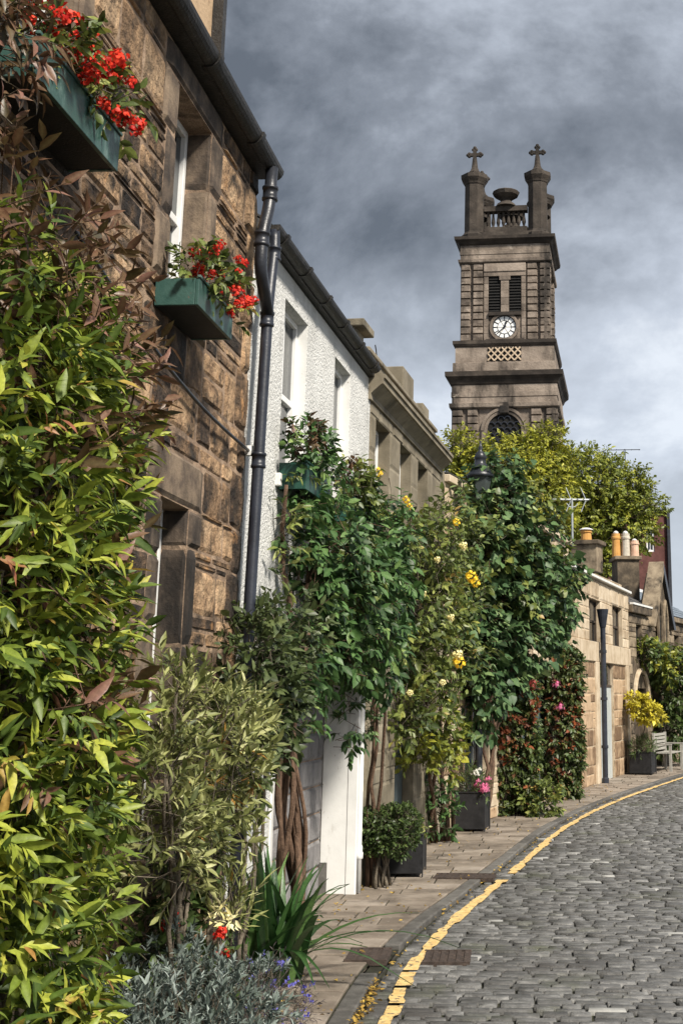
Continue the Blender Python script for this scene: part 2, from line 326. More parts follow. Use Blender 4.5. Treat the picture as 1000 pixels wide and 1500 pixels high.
LT = {k: leaf_t(k) for k in ('lance', 'narrow', 'oval', 'ivy', 'petal', 'tiny')}
def unit(a): return a/np.maximum(np.linalg.norm(a, axis=1, keepdims=True), 1e-9)
def leafmats(pos, d, nrm, sc):
    x = unit(d); y = unit(np.cross(nrm, x)); z = np.cross(x, y)
    M = np.stack([x, y, z], axis=2)*sc[:, None, None]
    return M
def leaves_mesh(name, pos, M, tone, kind, mat):
    V, T, rib = LT[kind]; n = len(pos); m = len(V)
    VV = np.einsum('nij,mj->nmi', M, V)+pos[:, None, :]
    TT = (T[None]+(np.arange(n)*m)[:, None, None]).reshape(-1, 3)
    return fastmesh(name, VV.reshape(-1, 3), TT, mat, np.repeat(tone, m), np.tile(rib, n))
def s_blobs(blobs, n, rng, inner=.3, rough=.16, clip=None):
    """points and outward directions on (and a little inside) a set of ellipsoids: (centre, radii)"""
    C = np.array([b[0][:] for b in blobs], float); S = np.array([b[1] for b in blobs], float)
    ar = (S[:,0]*S[:,1]+S[:,1]*S[:,2]+S[:,0]*S[:,2]); P = []; N = []
    while sum(len(p) for p in P) < n:
        k = rng.choice(len(blobs), size=n, p=ar/ar.sum())
        d = unit(rng.normal(size=(n, 3)))
        f = 1+rough*(np.sin(d[:,0]*7+k*3)+np.sin(d[:,1]*8+k)+np.sin(d[:,2]*9+k*2))/1.6+rng.normal(size=n)*rough*.6
        ins = rng.random(n) < inner
        f = np.where(ins, f*rng.random(n)**.4, f)
        p = C[k]+d*S[k]*f[:, None]; o = unit(d/S[k])
        keep = np.ones(n, bool)
        q = (p[:, None, :]-C[None])/S[None]; dd = np.linalg.norm(q, axis=2)
        dd[np.arange(n), k] = 9
        keep &= ~((dd.min(axis=1) < .72) & ~ins)
        if clip is not None: keep &= clip(p)
        P.append(p[keep]); N.append(o[keep])
    return np.concatenate(P)[:n], np.concatenate(N)[:n]
def s_box(x0, x1, y0, y1, z0, z1, n, rng, rough=.03, noz=True):
    a = np.array([(y1-y0)*(z1-z0)]*2+[(x1-x0)*(z1-z0)]*2+[(x1-x0)*(y1-y0)]*2)
    k = rng.choice(6, size=n, p=a/a.sum()); u = rng.random((n, 3)); lo = np.array([x0,y0,z0]); hi = np.array([x1,y1,z1])
    p = lo+u*(hi-lo); N = np.zeros((n, 3))
    for i in range(3):
        p[k == 2*i, i] = lo[i]; N[k == 2*i, i] = -1; p[k == 2*i+1, i] = hi[i]; N[k == 2*i+1, i] = 1
    bul = rough*(np.sin(p[:,0]*6+1)+np.sin(p[:,1]*7+2)+np.sin(p[:,2]*5+3))
    return p+N*(bul+rng.normal(size=n)*rough)[:, None], N
def twigs(P, N, per, L, rng, twig=.22, up=.35, droop=.25, spread=.9, jit=.5, size=.3):
    """leafy shoots: per leaves set round a short shoot that grows outward from each point"""
    n = len(P)
    D = unit(N*.8+np.array([0, 0, up])+rng.normal(size=(n, 3))*jit)
    k = np.repeat(np.arange(n), per); t = np.tile(np.linspace(.05, 1, per), n)
    d = D[k]; ref = unit(rng.normal(size=(n, 3)))[k]
    a = unit(np.cross(d, ref)); b = np.cross(d, a)
    ang = np.tile(np.arange(per)*2.4, n)+rng.normal(size=n*per)*.3
    rad = a*np.cos(ang)[:, None]+b*np.sin(ang)[:, None]
    sp = spread*(1.15-.7*t)
    ld = unit(d*.75+rad*sp[:, None]+np.array([0, 0, -droop])+rng.normal(size=(n*per, 3))*.12)
    pos = P[k]+d*(t*twig)[:, None]
    nr = unit(d*.8-rad*.15+np.array([0, 0, .45])+rng.normal(size=(n*per, 3))*.18)
    sc = L*(1+rng.normal(size=n*per)*size).clip(.45, 1.7)
    return pos, leafmats(pos, ld, nr, sc), D, k
def foliage(root, P, N, per, L, kind, mat, seed, name='foliage', tone=None, part=None, stems=True, stemmat=None, **kw):
    rng = np.random.default_rng(seed)
    pos, M, D, k = twigs(P, N, per, L, rng, **kw)
    base = rng.normal(.46, .16, len(P))[k]
    tn = (base+rng.normal(0, .13, len(pos))).clip(0, 1) if tone is None else tone(pos, rng)
    o = np.array(root.location[:]) if root is not None else np.zeros(3)
    me = leaves_mesh(name, pos-o, M, tn, kind, mat)
    ob = newobj(name, me, root, 'stuff')
    if stems:
        tw = kw.get('twig', .22); r = L*.028+.0012
        V, T = [], []
        a = unit(np.cross(D, rng.normal(size=D.shape))); b = np.cross(D, a)
        p0 = P-D*tw*.8-o; p1 = P+D*tw-o
        ring = [(a*math.cos(q)+b*math.sin(q))*r for q in (0, 2.09, 4.19)]
        n = len(P); V = np.stack([p0+ring[0], p0+ring[1], p0+ring[2], p1+ring[0]*.5, p1+ring[1]*.5, p1+ring[2]*.5], axis=1).reshape(-1, 3)
        Q = np.array([(0,1,4,3),(1,2,5,4),(2,0,3,5)]); T = (Q[None]+(np.arange(n)*6)[:, None, None]).reshape(-1, 4)
        newobj('twigs', fastmesh('twigs', V, T, stemmat or m_greybark), root, 'stuff')
    return ob, pos, M, tn
def flower_mesh(name, mat, rng, n=14, r=1.0, kind='petal', flat=.3, L=.55, tone=(0, 1)):
    """one bloom (unit size) of n overlapping petals"""
    i = np.arange(n); z = 1-(i+.5)/n*1.3; z = z.clip(-.3, 1); th = i*2.4
    d = np.stack([np.cos(th)*np.sqrt(1-z*z), np.sin(th)*np.sqrt(1-z*z), z*flat+.15], axis=1); d = unit(d)
    pos = d*.25*r; nr = unit(np.stack([d[:,0]*-.3, d[:,1]*-.3, np.ones(n)], axis=1))
    M = leafmats(pos, d, nr, np.full(n, L*r)*(1+rng.normal(size=n)*.1))
    return leaves_mesh(name, pos, M, rng.uniform(*tone, n), kind, mat)
def ball_mesh(name, mat, rng, n=60, L=.45):
    """one rounded head made of many small florets"""
    d = unit(rng.normal(size=(n, 3))); d[:, 2] = np.abs(d[:, 2])*1.1-.35; d = unit(d)
    pos = d*rng.uniform(.55, .95, n)[:, None]; t = unit(np.cross(d, rng.normal(size=(n, 3))))
    M = leafmats(pos, t, d, np.full(n, L))
    return leaves_mesh(name, pos-0*d, M, rng.random(n), 'petal', mat)
def put(name, me, root, p, s, rot=None, kind=None):
    o = newobj(name, me, root, kind)
    o.location = Vector(p)-root.location; o.scale = (s, s, s) if not hasattr(s, '__len__') else s
    if rot is not None: o.rotation_euler = rot
    return o
# ------------------------------------------------------------------ ground, road, kerb, pavement
rnd = random.Random(5); nrg = np.random.default_rng(5)
g = MB(); g.poly([(-700, -300, -.14), (700, -300, -.14), (700, 1200, -.14), (-700, 1200, -.14)])
tag(g.build('ground', m_asph), 'flat grey ground spreading beyond the lane', None, kind='structure')
LINE = [(-.71, -3), (-.71, 0), (-.71, 3), (-.70, 6), (-.68, 8.27), (-.65, 9.6), (-.50, 11.17), (-.13, 13.4), (.28, 15.95), (.74, 19), (1.45, 22.3), (2.4, 25.8), (4.08, 31.2), (6.2, 37), (9.2, 43)]
LY = [p[1] for p in LINE]; LX = [p[0] for p in LINE]
_s = np.linspace(-3, 43, 400); _x = np.interp(_s, LY, LX)
for _ in range(3): _x[4:-4] = np.convolve(_x, np.ones(9)/9, 'same')[4:-4]
def lx(y): return float(np.interp(y, _s, _x))              # yellow line centre
def kx(y): return lx(y)-.21*math.sqrt(1+((lx(y+.1)-lx(y-.1))/.2)**2)   # kerb face
def ki(y): return kx(y)-.12*math.sqrt(1+((lx(y+.1)-lx(y-.1))/.2)**2)   # kerb back
def strip(fa, fb, y0, y1, n, z):
    V, F = [], []
    for i in range(n+1):
        y = y0+(y1-y0)*i/n; V += [(fa(y), y, z), (fb(y), y, z)]
    for i in range(n): F.append((2*i, 2*i+1, 2*i+3, 2*i+2))
    m = MB(); m.v = V; m.f = F; return m
ROADZ = -.022
road = tag(strip(kx, lambda y: kx(y)+6.2, -3, 43, 80, ROADZ-.024).build('road', m_joint), 'curving lane of grey granite setts with mossy joints', None, kind='structure')
# setts
def sett_variant(seed):
    q = random.Random(seed); j = lambda a: q.uniform(-a, a)
    V = []
    for z, i in ((-.9, 0), (-.14, .0), (0, .075)):
        for sx, sy in ((-1,-1),(1,-1),(1,1),(-1,1)):
            V.append((sx*(.5-i*.35)+j(.015), sy*(.5-i*.8)+j(.03), z+(j(.06) if z == 0 else 0)))
    F = [(0,1,5,4),(1,2,6,5),(2,3,7,6),(3,0,4,7),(4,5,9,8),(5,6,10,9),(6,7,11,10),(7,4,8,11),(8,9,10,11)]
    return np.array(V), np.array(F)
SV = [sett_variant(i) for i in range(10)]
def sett_me(i, mat):
    return fastmesh('sett', SV[i][0], SV[i][1], mat, np.full(12, ((i*7) % 10+.5)/10), np.zeros(12), smooth=False)
SETM = [sett_me(i, m_sett) for i in range(10)]; SETP = [sett_me(i, m_settpale) for i in range(3)]
setts = []
y = 4.6; row = 0
while y < 36:
    d = rnd.uniform(.082, .118); x0 = kx(y+d/2)+.03; x1 = min(kx(y)+4.3, .20*y+1.0); x = x0+rnd.uniform(-.1, .02)
    while x < x1:
        l = rnd.uniform(.12, .27)
        a = max(x, x0)
        if x+l-a > .05:
            skew = -.035*(x-x0)+.012*math.sin(x*2.1+row)
            setts.append(((a+x+l)/2, y+d/2+skew, x+l-a-rnd.uniform(.006, .030), d-rnd.uniform(.004, .010), rnd.gauss(0, .0035), rnd.gauss(0, .010), rnd.random() < .014))
        x += l
    y += d; row += 1
def vis(s):
    X, Y = s[0], s[1]; fw = Y*math.cos(PITCH)-EYE*math.sin(PITCH); px = PX+FPX*X/fw; py = PY+FPX*(EYE*math.cos(PITCH)+Y*math.sin(PITCH))/fw
    if px > 1010 or px < 0 or py > 1512: return 0
    return s[2]*s[3]/Y**3
order = sorted(range(len(setts)), key=lambda i: -vis(setts[i]))
near = set(order[:300]); VV = []; FF = []; TT_ = []; base = 0
for i, (X, Y, l, d, dz, rz, pale) in enumerate(setts):
    k = i % 10
    if i in near:
        o = newobj('sett', SETP[i % 3] if pale else SETM[k], road)
        o.location = (X, Y, ROADZ+dz); o.rotation_euler = (0, 0, rz); o.scale = (l, d, .06)
    elif not pale or True:
        v = SV[k][0]*np.array([l, d, .06]); c, s_ = math.cos(rz), math.sin(rz)
        v = np.stack([v[:,0]*c-v[:,1]*s_+X, v[:,0]*s_+v[:,1]*c+Y, v[:,2]+ROADZ+dz], axis=1)
        VV.append(v); FF.append(SV[k][1]+base); base += 12; TT_.append(np.full(12, rnd.random()))
        if pale: VV[-1][:, 2] += .001
me = fastmesh('setts', np.concatenate(VV), np.concatenate(FF), m_sett, np.concatenate(TT_), np.zeros(base), smooth=False)
me.materials.append(m_settpale)
pal = [i for i, s in enumerate([s for j, s in enumerate(setts) if j not in near]) if s[6]]
mi = np.zeros(len(me.polygons), np.int32)
for i in pal: mi[i*9:i*9+9] = 1
me.polygons.foreach_set('material_index', mi)
# tone per sett for the joined ones comes from the same noise as the single ones
newobj('setts', me, road, 'stuff')
# far side of the lane: kerb line and a plain footway
tag(strip(lambda y: kx(y)+6.2, lambda y: kx(y)+7.6, -3, 43, 60, .0).build('footway', m_paver), 'plain footway on the far side of the lane', None, kind='structure')
# yellow line: worn strip with ragged edges
m = MB(); ys = np.arange(5, 41, .07); prev = None; q = random.Random(9)
wl = wr = 0
for yy in ys:
    if q.random() < .35: wl = q.uniform(-.018, .02); wr = q.uniform(-.018, .02)
    gap = (14.1 < yy < 14.55) or (8.55 < yy < 8.63) or (9.02 < yy < 9.1) or (24.2 < yy < 24.35) or (9.5 < yy < 9.56)
    sl_ = math.sqrt(1+((lx(yy+.1)-lx(yy-.1))/.2)**2)
    cur = (lx(yy)-(.042+wl)*sl_, lx(yy)+(.042+wr)*sl_, yy)
    if prev and not gap: m.poly([(prev[0], prev[2], ROADZ+.013), (prev[1], prev[2], ROADZ+.013), (cur[1], cur[2], ROADZ+.013), (cur[0], cur[2], ROADZ+.013)])
    prev = cur
tag(m.build('yellow_line', m_yellow), 'worn single yellow line painted along the edge of the setts', None, kind='structure')
# kerb stones
kerb = tag(strip(lambda y: ki(y)+.01, lambda y: kx(y)-.01, -3, 43, 80, -.03).build('kerb', m_joint), 'low dark kerb bending along the pavement', None, kind='structure')
yy = 3.0; q = random.Random(3)
while yy < 40:
    L = q.uniform(.7, 1.15); e0, e1 = yy+.008, yy+L-.008; tz = .004+q.uniform(-.004, .004)
    if not (9.55 < yy+L/2 < 10.2):
        mm = (e0+e1)/2
        m = MB(); m.prism([(ki(e0), e0, tz), (kx(e0), e0, tz), (kx(mm), mm, tz), (kx(e1), e1, tz), (ki(e1), e1, tz), (ki(mm), mm, tz)], (0, 0, -.12))
        m.build('kerb_stone', m_kerb, kerb, bevel=.012)
    yy += L
# pavement slabs
A = (-1.81, 8.3)
def nxt(P, az, L): return (P[0]+L*math.sin(R(az)), P[1]+L*math.cos(R(az)))
B = nxt(A, 4.56, 4.95); C = nxt(B, 6.33, 5.0); D = nxt(C, 15, 8.2); E = nxt(D, 14.5, 7.3); EE = nxt(E, 20, 11)
FL = [nxt(A, 2.72, -12), A, B, C, D, E, EE]
def fx(y): return float(np.interp(y, [p[1] for p in FL], [p[0] for p in FL]))
pave = tag(strip(lambda y: fx(y)-.35, lambda y: ki(y)+.005, -3, 41, 80, -.012).build('pavement', m_joint), 'narrow pavement of worn buff paving slabs', None, kind='structure')
yy = 5.6; q = random.Random(12); row = 0
while yy < 38:
    d = q.uniform(.46, .58) if yy < 9.3 else q.uniform(.30, .38); sk = .03
    a0, a1 = fx(yy)-.3, fx(yy+d)-.3; b0, b1 = ki(yy)-.006, ki(yy+d)-.006; x = a0+q.uniform(.05, .35); lo = None
    cuts = [a0]
    while x < b0-.14:
        cuts.append(x); x += q.uniform(.45, .7) if yy < 9.3 else q.uniform(.32, .46)
    cuts.append(b0)
    for i in range(len(cuts)-1):
        p, r = cuts[i]+.008, cuts[i+1]-.008
        p1 = p+(a1-a0) if i == 0 else p+.01; r1 = r+(b1-b0) if i == len(cuts)-2 else r+.01
        tz = q.gauss(.003, .003); o1 = -sk*(p-b0)-.1*0; o2 = -sk*(r-b0)
        m = MB(); m.prism([(p, yy+o1+.009, tz), (r, yy+o2+.009, tz), (r1, yy+o2+d-.009, tz), (p1, yy+o1+d-.009, tz)], (0, 0, -.05))
        m.build('paving_slab', m_paver, pave, bevel=.006)
    yy += d; row += 1
# drain covers
def drain(name, label, cx, cy, w, d, z, bars, rz):
    t = empty(name, label, 'drain cover', (cx, cy, z), rz)
    box('frame', m_rust, t, -w/2, w/2, -d/2, d/2, -.03, .0)
    for i in range(bars):
        x = -w/2+w*(i+.5)/bars; box('bar', m_rust, t, x-w/bars*.28, x+w/bars*.28, -d/2+.03, d/2-.03, .0005, .008)
    box('rim', m_rust, t, -w/2, w/2, -d/2, -d/2+.022, .0005, .009); box('rim', m_rust, t, -w/2, w/2, d/2-.022, d/2, .0005, .009)
    return t
drain('pavement_drain', 'dark iron cover set in the pavement where the kerb dips', -.98, 10.0, .30, .46, .006, 4, 0)
drain('road_gully', 'barred iron gully grate in the setts just right of yellow line', -.42, 10.02, .34, .46, ROADZ+.01, 6, 0)
drain('gully_grate', 'long barred drain grate in the pavement beyond the planters', -.42, 14.15, .62, .36, .008, 10, R(-4))
# fallen leaves in the gutter
n = 420; yy_ = nrg.uniform(6.5, 9.1, n); xx = np.array([kx(v) for v in yy_])+np.abs(nrg.normal(.03, .03, n))
zz_ = np.full(n, ROADZ+.012)
n2 = 420; y2 = nrg.uniform(8, 28, n2); x2 = np.array([fx(v)+(ki(v)-fx(v))*u**1.6 for v, u in zip(y2, nrg.random(n2))])
n3 = 160; y3 = nrg.uniform(9, 26, n3); x3 = np.array([kx(v) for v in y3])+np.abs(nrg.normal(.02, .05, n3))
xx = np.concatenate([xx, x2, x3]); yy_ = np.concatenate([yy_, y2, y3]); zz_ = np.concatenate([zz_, np.full(n2, .014), np.full(n3, ROADZ+.012)]); n = n+n2+n3
pos = np.stack([xx, yy_, zz_+nrg.random(n)*.012], axis=1); d = nrg.normal(size=(n, 3)); d[:, 2] *= .2
nr = np.tile([0, 0, 1.], (n, 1))+nrg.normal(size=(n, 3))*.35
newobj('leaf_litter', leaves_mesh('leaf_litter', pos, leafmats(pos, d, nr, nrg.uniform(.02, .045, n)), nrg.random(n), 'oval', g_moss))
tag(bpy.data.objects['leaf_litter'], 'fallen brown and yellow leaf litter in the gutter and on pavement', 'leaf litter', kind='stuff')

# ------------------------------------------------------------------ building helpers (local frame: x along facade away from camera, y into the house, z up)
def house(name, label, P, az):
    return empty(name, label, 'house', (P[0], P[1], 0), R(90-az))
def wall(name, mat, parent, u0, u1, z0, z1, ops, depth=.16, thick=.3, y=0):
    """one wall sheet with real openings and reveals"""
    us = sorted({u0, u1, *[v for o in ops for v in o[:2]]}); zs = sorted({z0, z1, *[v for o in ops for v in o[2:4]]})
    us = [v for v in us if u0 <= v <= u1]; zs = [v for v in zs if z0 <= v <= z1]
    m = MB()
    for i in range(len(us)-1):
        for k in range(len(zs)-1):
            c = ((us[i]+us[i+1])/2, (zs[k]+zs[k+1])/2)
            if any(o[0] < c[0] < o[1] and o[2] < c[1] < o[3] for o in ops): continue
            m.poly([(us[i], y, zs[k]), (us[i+1], y, zs[k]), (us[i+1], y, zs[k+1]), (us[i], y, zs[k+1])])
    for a, b, c, d in [o[:4] for o in ops]:
        e = y+thick
        m.poly([(a, y, c), (a, y, d), (a, e, d), (a, e, c)]); m.poly([(b, y, c), (b, e, c), (b, e, d), (b, y, d)])
        m.poly([(a, y, d), (b, y, d), (b, e, d), (a, e, d)]); m.poly([(a, y, c), (a, e, c), (b, e, c), (b, y, c)])
    m.poly([(u0, y, z0), (u0, y, z1), (u0, y+thick, z1), (u0, y+thick, z0)]); m.poly([(u1, y, z0), (u1, y+thick, z0), (u1, y+thick, z1), (u1, y, z1)])
    m.poly([(u0, y, z1), (u1, y, z1), (u1, y+thick, z1), (u0, y+thick, z1)])
    return m.build(name, mat, parent)
def sash(parent, a, b, c, d, y=.14, mat=None, bars=1, gl=None, fr=.05, name='window'):
    """sash window: frame and meeting rail as one part, panes below it"""
    mat = mat or m_sash; m = MB(); h = (c+d)/2
    m.box(a, a+fr, y, y+.09, c, d); m.box(b-fr, b, y, y+.09, c, d); m.box(a+fr, b-fr, y, y+.09, d-fr, d); m.box(a+fr, b-fr, y, y+.09, c, c+fr*1.3)
    m.box(a+fr, b-fr, y+.015, y+.08, h-.025, h+.025)
    for i in range(bars):
        x = a+(b-a)*(i+1)/(bars+1); m.box(x-.011, x+.011, y+.03, y+.07, c+fr*1.3, h-.025); m.box(x-.011, x+.011, y+.012, y+.05, h+.025, d-fr)
    o = m.build(name, mat, parent, bevel=.004)
    for (z0, z1, yy) in ((c+fr*1.3, h-.025, y+.05), (h+.025, d-fr, y+.03)):
        box('pane', gl or m_glass, o, a+fr, b-fr, yy, yy+.006, z0, z1)
    return o
def stone_variant(seed, jit=.05, bulge=.25):
    q = random.Random(seed); g = [-.5, -.40, 0.02, .40, .5]; V = []; F = []
    for j, z in enumerate(g):
        for i, x in enumerate(g):
            edge = i in (0, 4) or j in (0, 4)
            jx = q.uniform(-jit, jit)*.5; jz = q.uniform(-jit, jit)*.5
            V.append((x+jx, (0.12+q.uniform(-.12, .12)) if edge else (-1+q.uniform(-bulge, bulge)), z+jz))
    n = 5
    for j in range(n-1):
        for i in range(n-1): a = j*n+i; F.append((a, a+1, a+n+1, a+n))
    rim = [i for i in range(n)]+[j*n+n-1 for j in range(1, n)]+[(n-1)*n+i for i in range(n-2, -1, -1)]+[j*n for j in range(n-2, 0, -1)]
    o = len(V)
    for r in rim: V.append((V[r][0], 1.0, V[r][2]))
    for k in range(len(rim)):
        k2 = (k+1) % len(rim); F.append((rim[k2], rim[k], o+k, o+k2))
    return V, F
def stone_set(mat, n=8, jit=.05, bulge=.25, smooth=False):
    out = []
    for i in range(n):
        V, F = stone_variant(100+i, jit, bulge); me = bpy.data.meshes.new('stone'); me.from_pydata(V, [], F); me.materials.append(mat); me.update()
        if smooth: me.shade_smooth()
        out.append(me)
    return out
def put_stone(me, parent, a, b, c, d, proud, y=0, gap=.012, name='stone'):
    o = newobj(name, me, parent); o.location = ((a+b)/2, y, (c+d)/2); o.scale = (b-a-gap, proud, d-c-gap); return o
def coursed(parent, meshes, u0, u1, z0, z1, ops, hr, wr, proud, q, gap=.012, y=0, margin=0, name='stone'):
    """courses of single stones fitted round the openings"""
    br = sorted({z0, z1, *[v for o in ops for v in o[2:4] if z0 < v < z1]}); k = 0
    for s in range(len(br)-1):
        H = br[s+1]-br[s]; n = max(1, round(H/((hr[0]+hr[1])/2))); hs = [q.uniform(*hr) for _ in range(n)]; f = H/sum(hs); z = br[s]
        for h in hs:
            h *= f; seg = [(u0, u1)]
            for o in ops:
                if o[2] < z+h/2 < o[3]:
                    new = []
                    for a, b in seg:
                        if o[1] <= a or o[0] >= b: new.append((a, b)); continue
                        if o[0] > a: new.append((a, o[0]))
                        if o[1] < b: new.append((o[1], b))
                    seg = new
            for a, b in seg:
                x = a
                while b-x > .02:
                    l = q.uniform(*wr)
                    if b-x-l < wr[0]*.7: l = b-x
                    if l > .34 and h > .24 and q.random() < .22:      # two thin stones in place of one
                        hh = h*q.uniform(.4, .6)
                        put_stone(meshes[k % len(meshes)], parent, x, x+l, z, z+hh, proud*q.uniform(.7, 1.2), y, gap, name); k += 3
                        put_stone(meshes[k % len(meshes)], parent, x, x+l, z+hh, z+h, proud*q.uniform(.7, 1.2), y, gap, name)
                    else: put_stone(meshes[k % len(meshes)], parent, x, x+l, z, z+h, proud*q.uniform(.6, 1.25), y, gap, name)
                    k += q.choice((1, 3, 5)); x += l
            z += h
def slates(roof, mat, u0, u1, p0, p1, rows, wid, name='slate', single=True, seed=1):
    """overlapping slates from eave line p0=(y,z) up to ridge line p1"""
    q = random.Random(seed); dy, dz = (p1[0]-p0[0])/rows, (p1[1]-p0[1])/rows; L = math.hypot(dy, dz); ang = math.atan2(dz, dy)
    m = MB(); m.box(-.5, .5, 0, 1.25, 0, .1); V = np.array(m.v); F = m.f
    for r in range(rows):
        x = u0-(wid/2 if r % 2 else 0)
        while x < u1:
            a, b = max(x, u0), min(x+wid, u1)
            if b-a > .04:
                o = None
                me = slates.cache.get(mat.name)
                if me is None:
                    me = bpy.data.meshes.new('slate'); me.from_pydata(m.v, [], m.f); me.materials.append(mat); me.update(); slates.cache[mat.name] = me
                o = newobj(name, me, roof); o.location = ((a+b)/2, p0[0]+dy*r, p0[1]+dz*r+.012); o.scale = (b-a-.008, L, .14)
                o.rotation_euler = (ang-.05+q.uniform(-.01, .01), 0, 0)
            x += wid
slates.cache = {}
def roofslab(name, mat, parent, u0, u1, p0, p1, yb, th=.05):
    m = MB(); m.prism([(u0, p0[0], p0[1]), (u0, p1[0], p1[1]), (u0, yb, p0[1]), (u0, yb, p0[1]-th), (u0, p0[0], p0[1]-th)], (u1-u0, 0, 0)); return m.build(name, mat, parent)
def gutter(parent, u0, u1, y, z, r, name='gutter', step=.9):
    m = MB(); n = 10; i0 = 0
    for u in (u0, u1):
        for k in range(n+1):
            t = math.pi+math.pi*k/n; m.v.append((u, y+r*math.cos(t), z+r*math.sin(t)))
        for k in range(n+1):
            t = 2*math.pi-math.pi*k/n; m.v.append((u, y+(r-.008)*math.cos(t), z+(r-.008)*math.sin(t)))
    k = 2*(n+1)
    for j in range(k): m.f.append((j, (j+1) % k, k+(j+1) % k, k+j))
    m.f.append(tuple(range(n+1))); m.f.append(tuple(range(k, k+n+1)))
    o = m.build(name, m_gutter, parent)
    u = u0+.25
    while u < u1:
        b = MB()
        for a, rr in ((u-.03, r+.012), (u+.03, r+.012)):
            for kk in range(n+1):
                t = math.pi+math.pi*kk/n; b.v.append((a, y+rr*math.cos(t), z+.004+rr*math.sin(t)))
        for kk in range(n): b.f.append((kk, kk+1, n+2+kk, n+1+kk))
        b.f.append(tuple(range(n+1))); b.f.append(tuple(range(n+1, 2*n+2)))
        b.build('joint_collar', m_gutter, o); u += step
    return o
def pipe(name, label, pts, r, collars, mat, cat='drainpipe'):
    """rainwater pipe with socket collars: pts in world coordinates"""
    base = Vector(pts[-1]); t = empty(name, label, cat, base)
    # round the bends
    P = [Vector(p)-base for p in pts]; Q = [P[0]]
    for i in range(1, len(P)-1):
        a = (P[i-1]-P[i]); b = (P[i+1]-P[i]); f = min(.09, a.length*.45, b.length*.45)
        s, e_ = P[i]+a.normalized()*f, P[i]+b.normalized()*f
        for k in range(6): u = k/5; Q.append(s*(1-u)**2+P[i]*2*u*(1-u)+e_*u*u)
    Q.append(P[-1]); MB().tube(Q, r, 14).build('pipe', mat, t, smooth=True)
    for c, d in collars:
        c = Vector(c)-base; d = Vector(d).normalized()
        MB().tube([c-d*.055, c-d*.05, c-d*.03, c-d*.028, c+d*.03, c+d*.032, c+d*.05, c+d*.054], [r*1.0, r*1.3, r*1.3, r*1.18, r*1.18, r*1.32, r*1.32, r*1.02], 14).build('collar', mat, t, smooth=True)
    return t
def loc(P, az, u, w, z):
    """local facade coordinates to world"""
    s, c = math.sin(R(az)), math.cos(R(az)); return Vector((P[0]+u*s-w*c, P[1]+u*c+w*s, z))

# ------------------------------------------------------------------ stone house (nearest)
AZ1 = 2.72
h1 = house('stone_house', 'near dark sooty rubble stone house with green window boxes', A, AZ1)
ops1 = [(-1.46, -.74, 4.02, 5.24), (-3.85, -2.95, 4.3, 5.24), (-1.30, -.76, .95, 2.86)]
w1 = wall('wall', m_mortar, h1, -7.0, .44, -.12, 5.42, ops1, thick=.3)
q = random.Random(21)
SM = stone_set(m_rubble, 9, .09, .5); JM = stone_set(m_jamb, 5, .02, .12); LM = stone_set(m_jamb, 2, .01, .08)
# dressed stones round the openings
dress = []
for (a, b, c, d) in ops1:
    lo_, hi_ = a-.26, b+.26
    put_stone(LM[0], w1, lo_, hi_, d, min(d+.28, 5.42), .016, gap=.01, name='lintel'); dress.append((lo_, hi_, d, min(d+.28, 5.42)))
    put_stone(LM[1], w1, a-.12, b+.12, c-.16, c, .03, gap=.006, name='sill'); dress.append((a-.12, b+.12, c-.16, c))
    for s in (0, 1):
        z = c; k = 0
        while d-z > .01:
            h = min(q.uniform(.34, .56), d-z)
            if d-z-h < .15: h = d-z
            wd = .16 if k % 2 else .24
            aa, bb = (a-wd, a) if s == 0 else (b, b+wd)
            put_stone(JM[k % 5], w1, aa, bb, z, z+h, .018, gap=.012, name='jamb_stone'); dress.append((aa, bb, z, z+h))
            # the reveal face of the jamb
            rv = newobj('reveal_stone', JM[(k+2) % 5], w1); x = a if s == 0 else b
            rv.location = (x, .08, z+h/2); rv.rotation_euler = (0, 0, R(90) if s == 0 else R(-90)); rv.scale = (.155, .008, h-.014)
            z += h; k += 1
# quoins at the white house
z = -.1; k = 0
while z < 5.35:
    h = min(q.uniform(.26, .42), 5.42-z); wd = .30 if k % 2 else .2
    put_stone(SM[k % 9], w1, .44-wd, .44, z, z+h, .02, gap=.014, name='quoin'); dress.append((.44-wd, .44, z, z+h)); z += h; k += 1
allops = [o[:4] for o in ops1]+dress
coursed(w1, SM, -5.6, .44, -.1, 5.42, allops, (.22, .40), (.24, .62), .011, q, gap=.024)
for (a, b, c, d) in ops1: sash(h1, a, b, c, d, .15, fr=.045)
box('eaves_board', m_gutter, h1, -7, .46, -.09, .3, 5.425, 5.47)
gutter(h1, -7, .50, -.105, 5.50, .075, step=1.1)
rf = roofslab('roof', m_slate, h1, -7, .45, (-.06, 5.50), (2.6, 7.3), 5.3)
slates(rf, m_slate, -3.0, .45, (-.08, 5.50), (1.1, 6.30), 6, .3, seed=4)
# dormer above the eaves
dm = box('dormer', m_amber, h1, -2.1, -.72, .05, 1.6, 5.5, 7.2)
MB().box(-.72, -.64, -.02, .1, 5.52, 7.3).build('corner_board', m_gutter, dm); MB().box(-2.2, -.6, -.08, 1.7, 7.2, 7.3).build('dormer_roof', m_slate, dm)
box('side_wall', m_mortar, h1, -7, .43, .3, 5.1, -.12, 5.4)
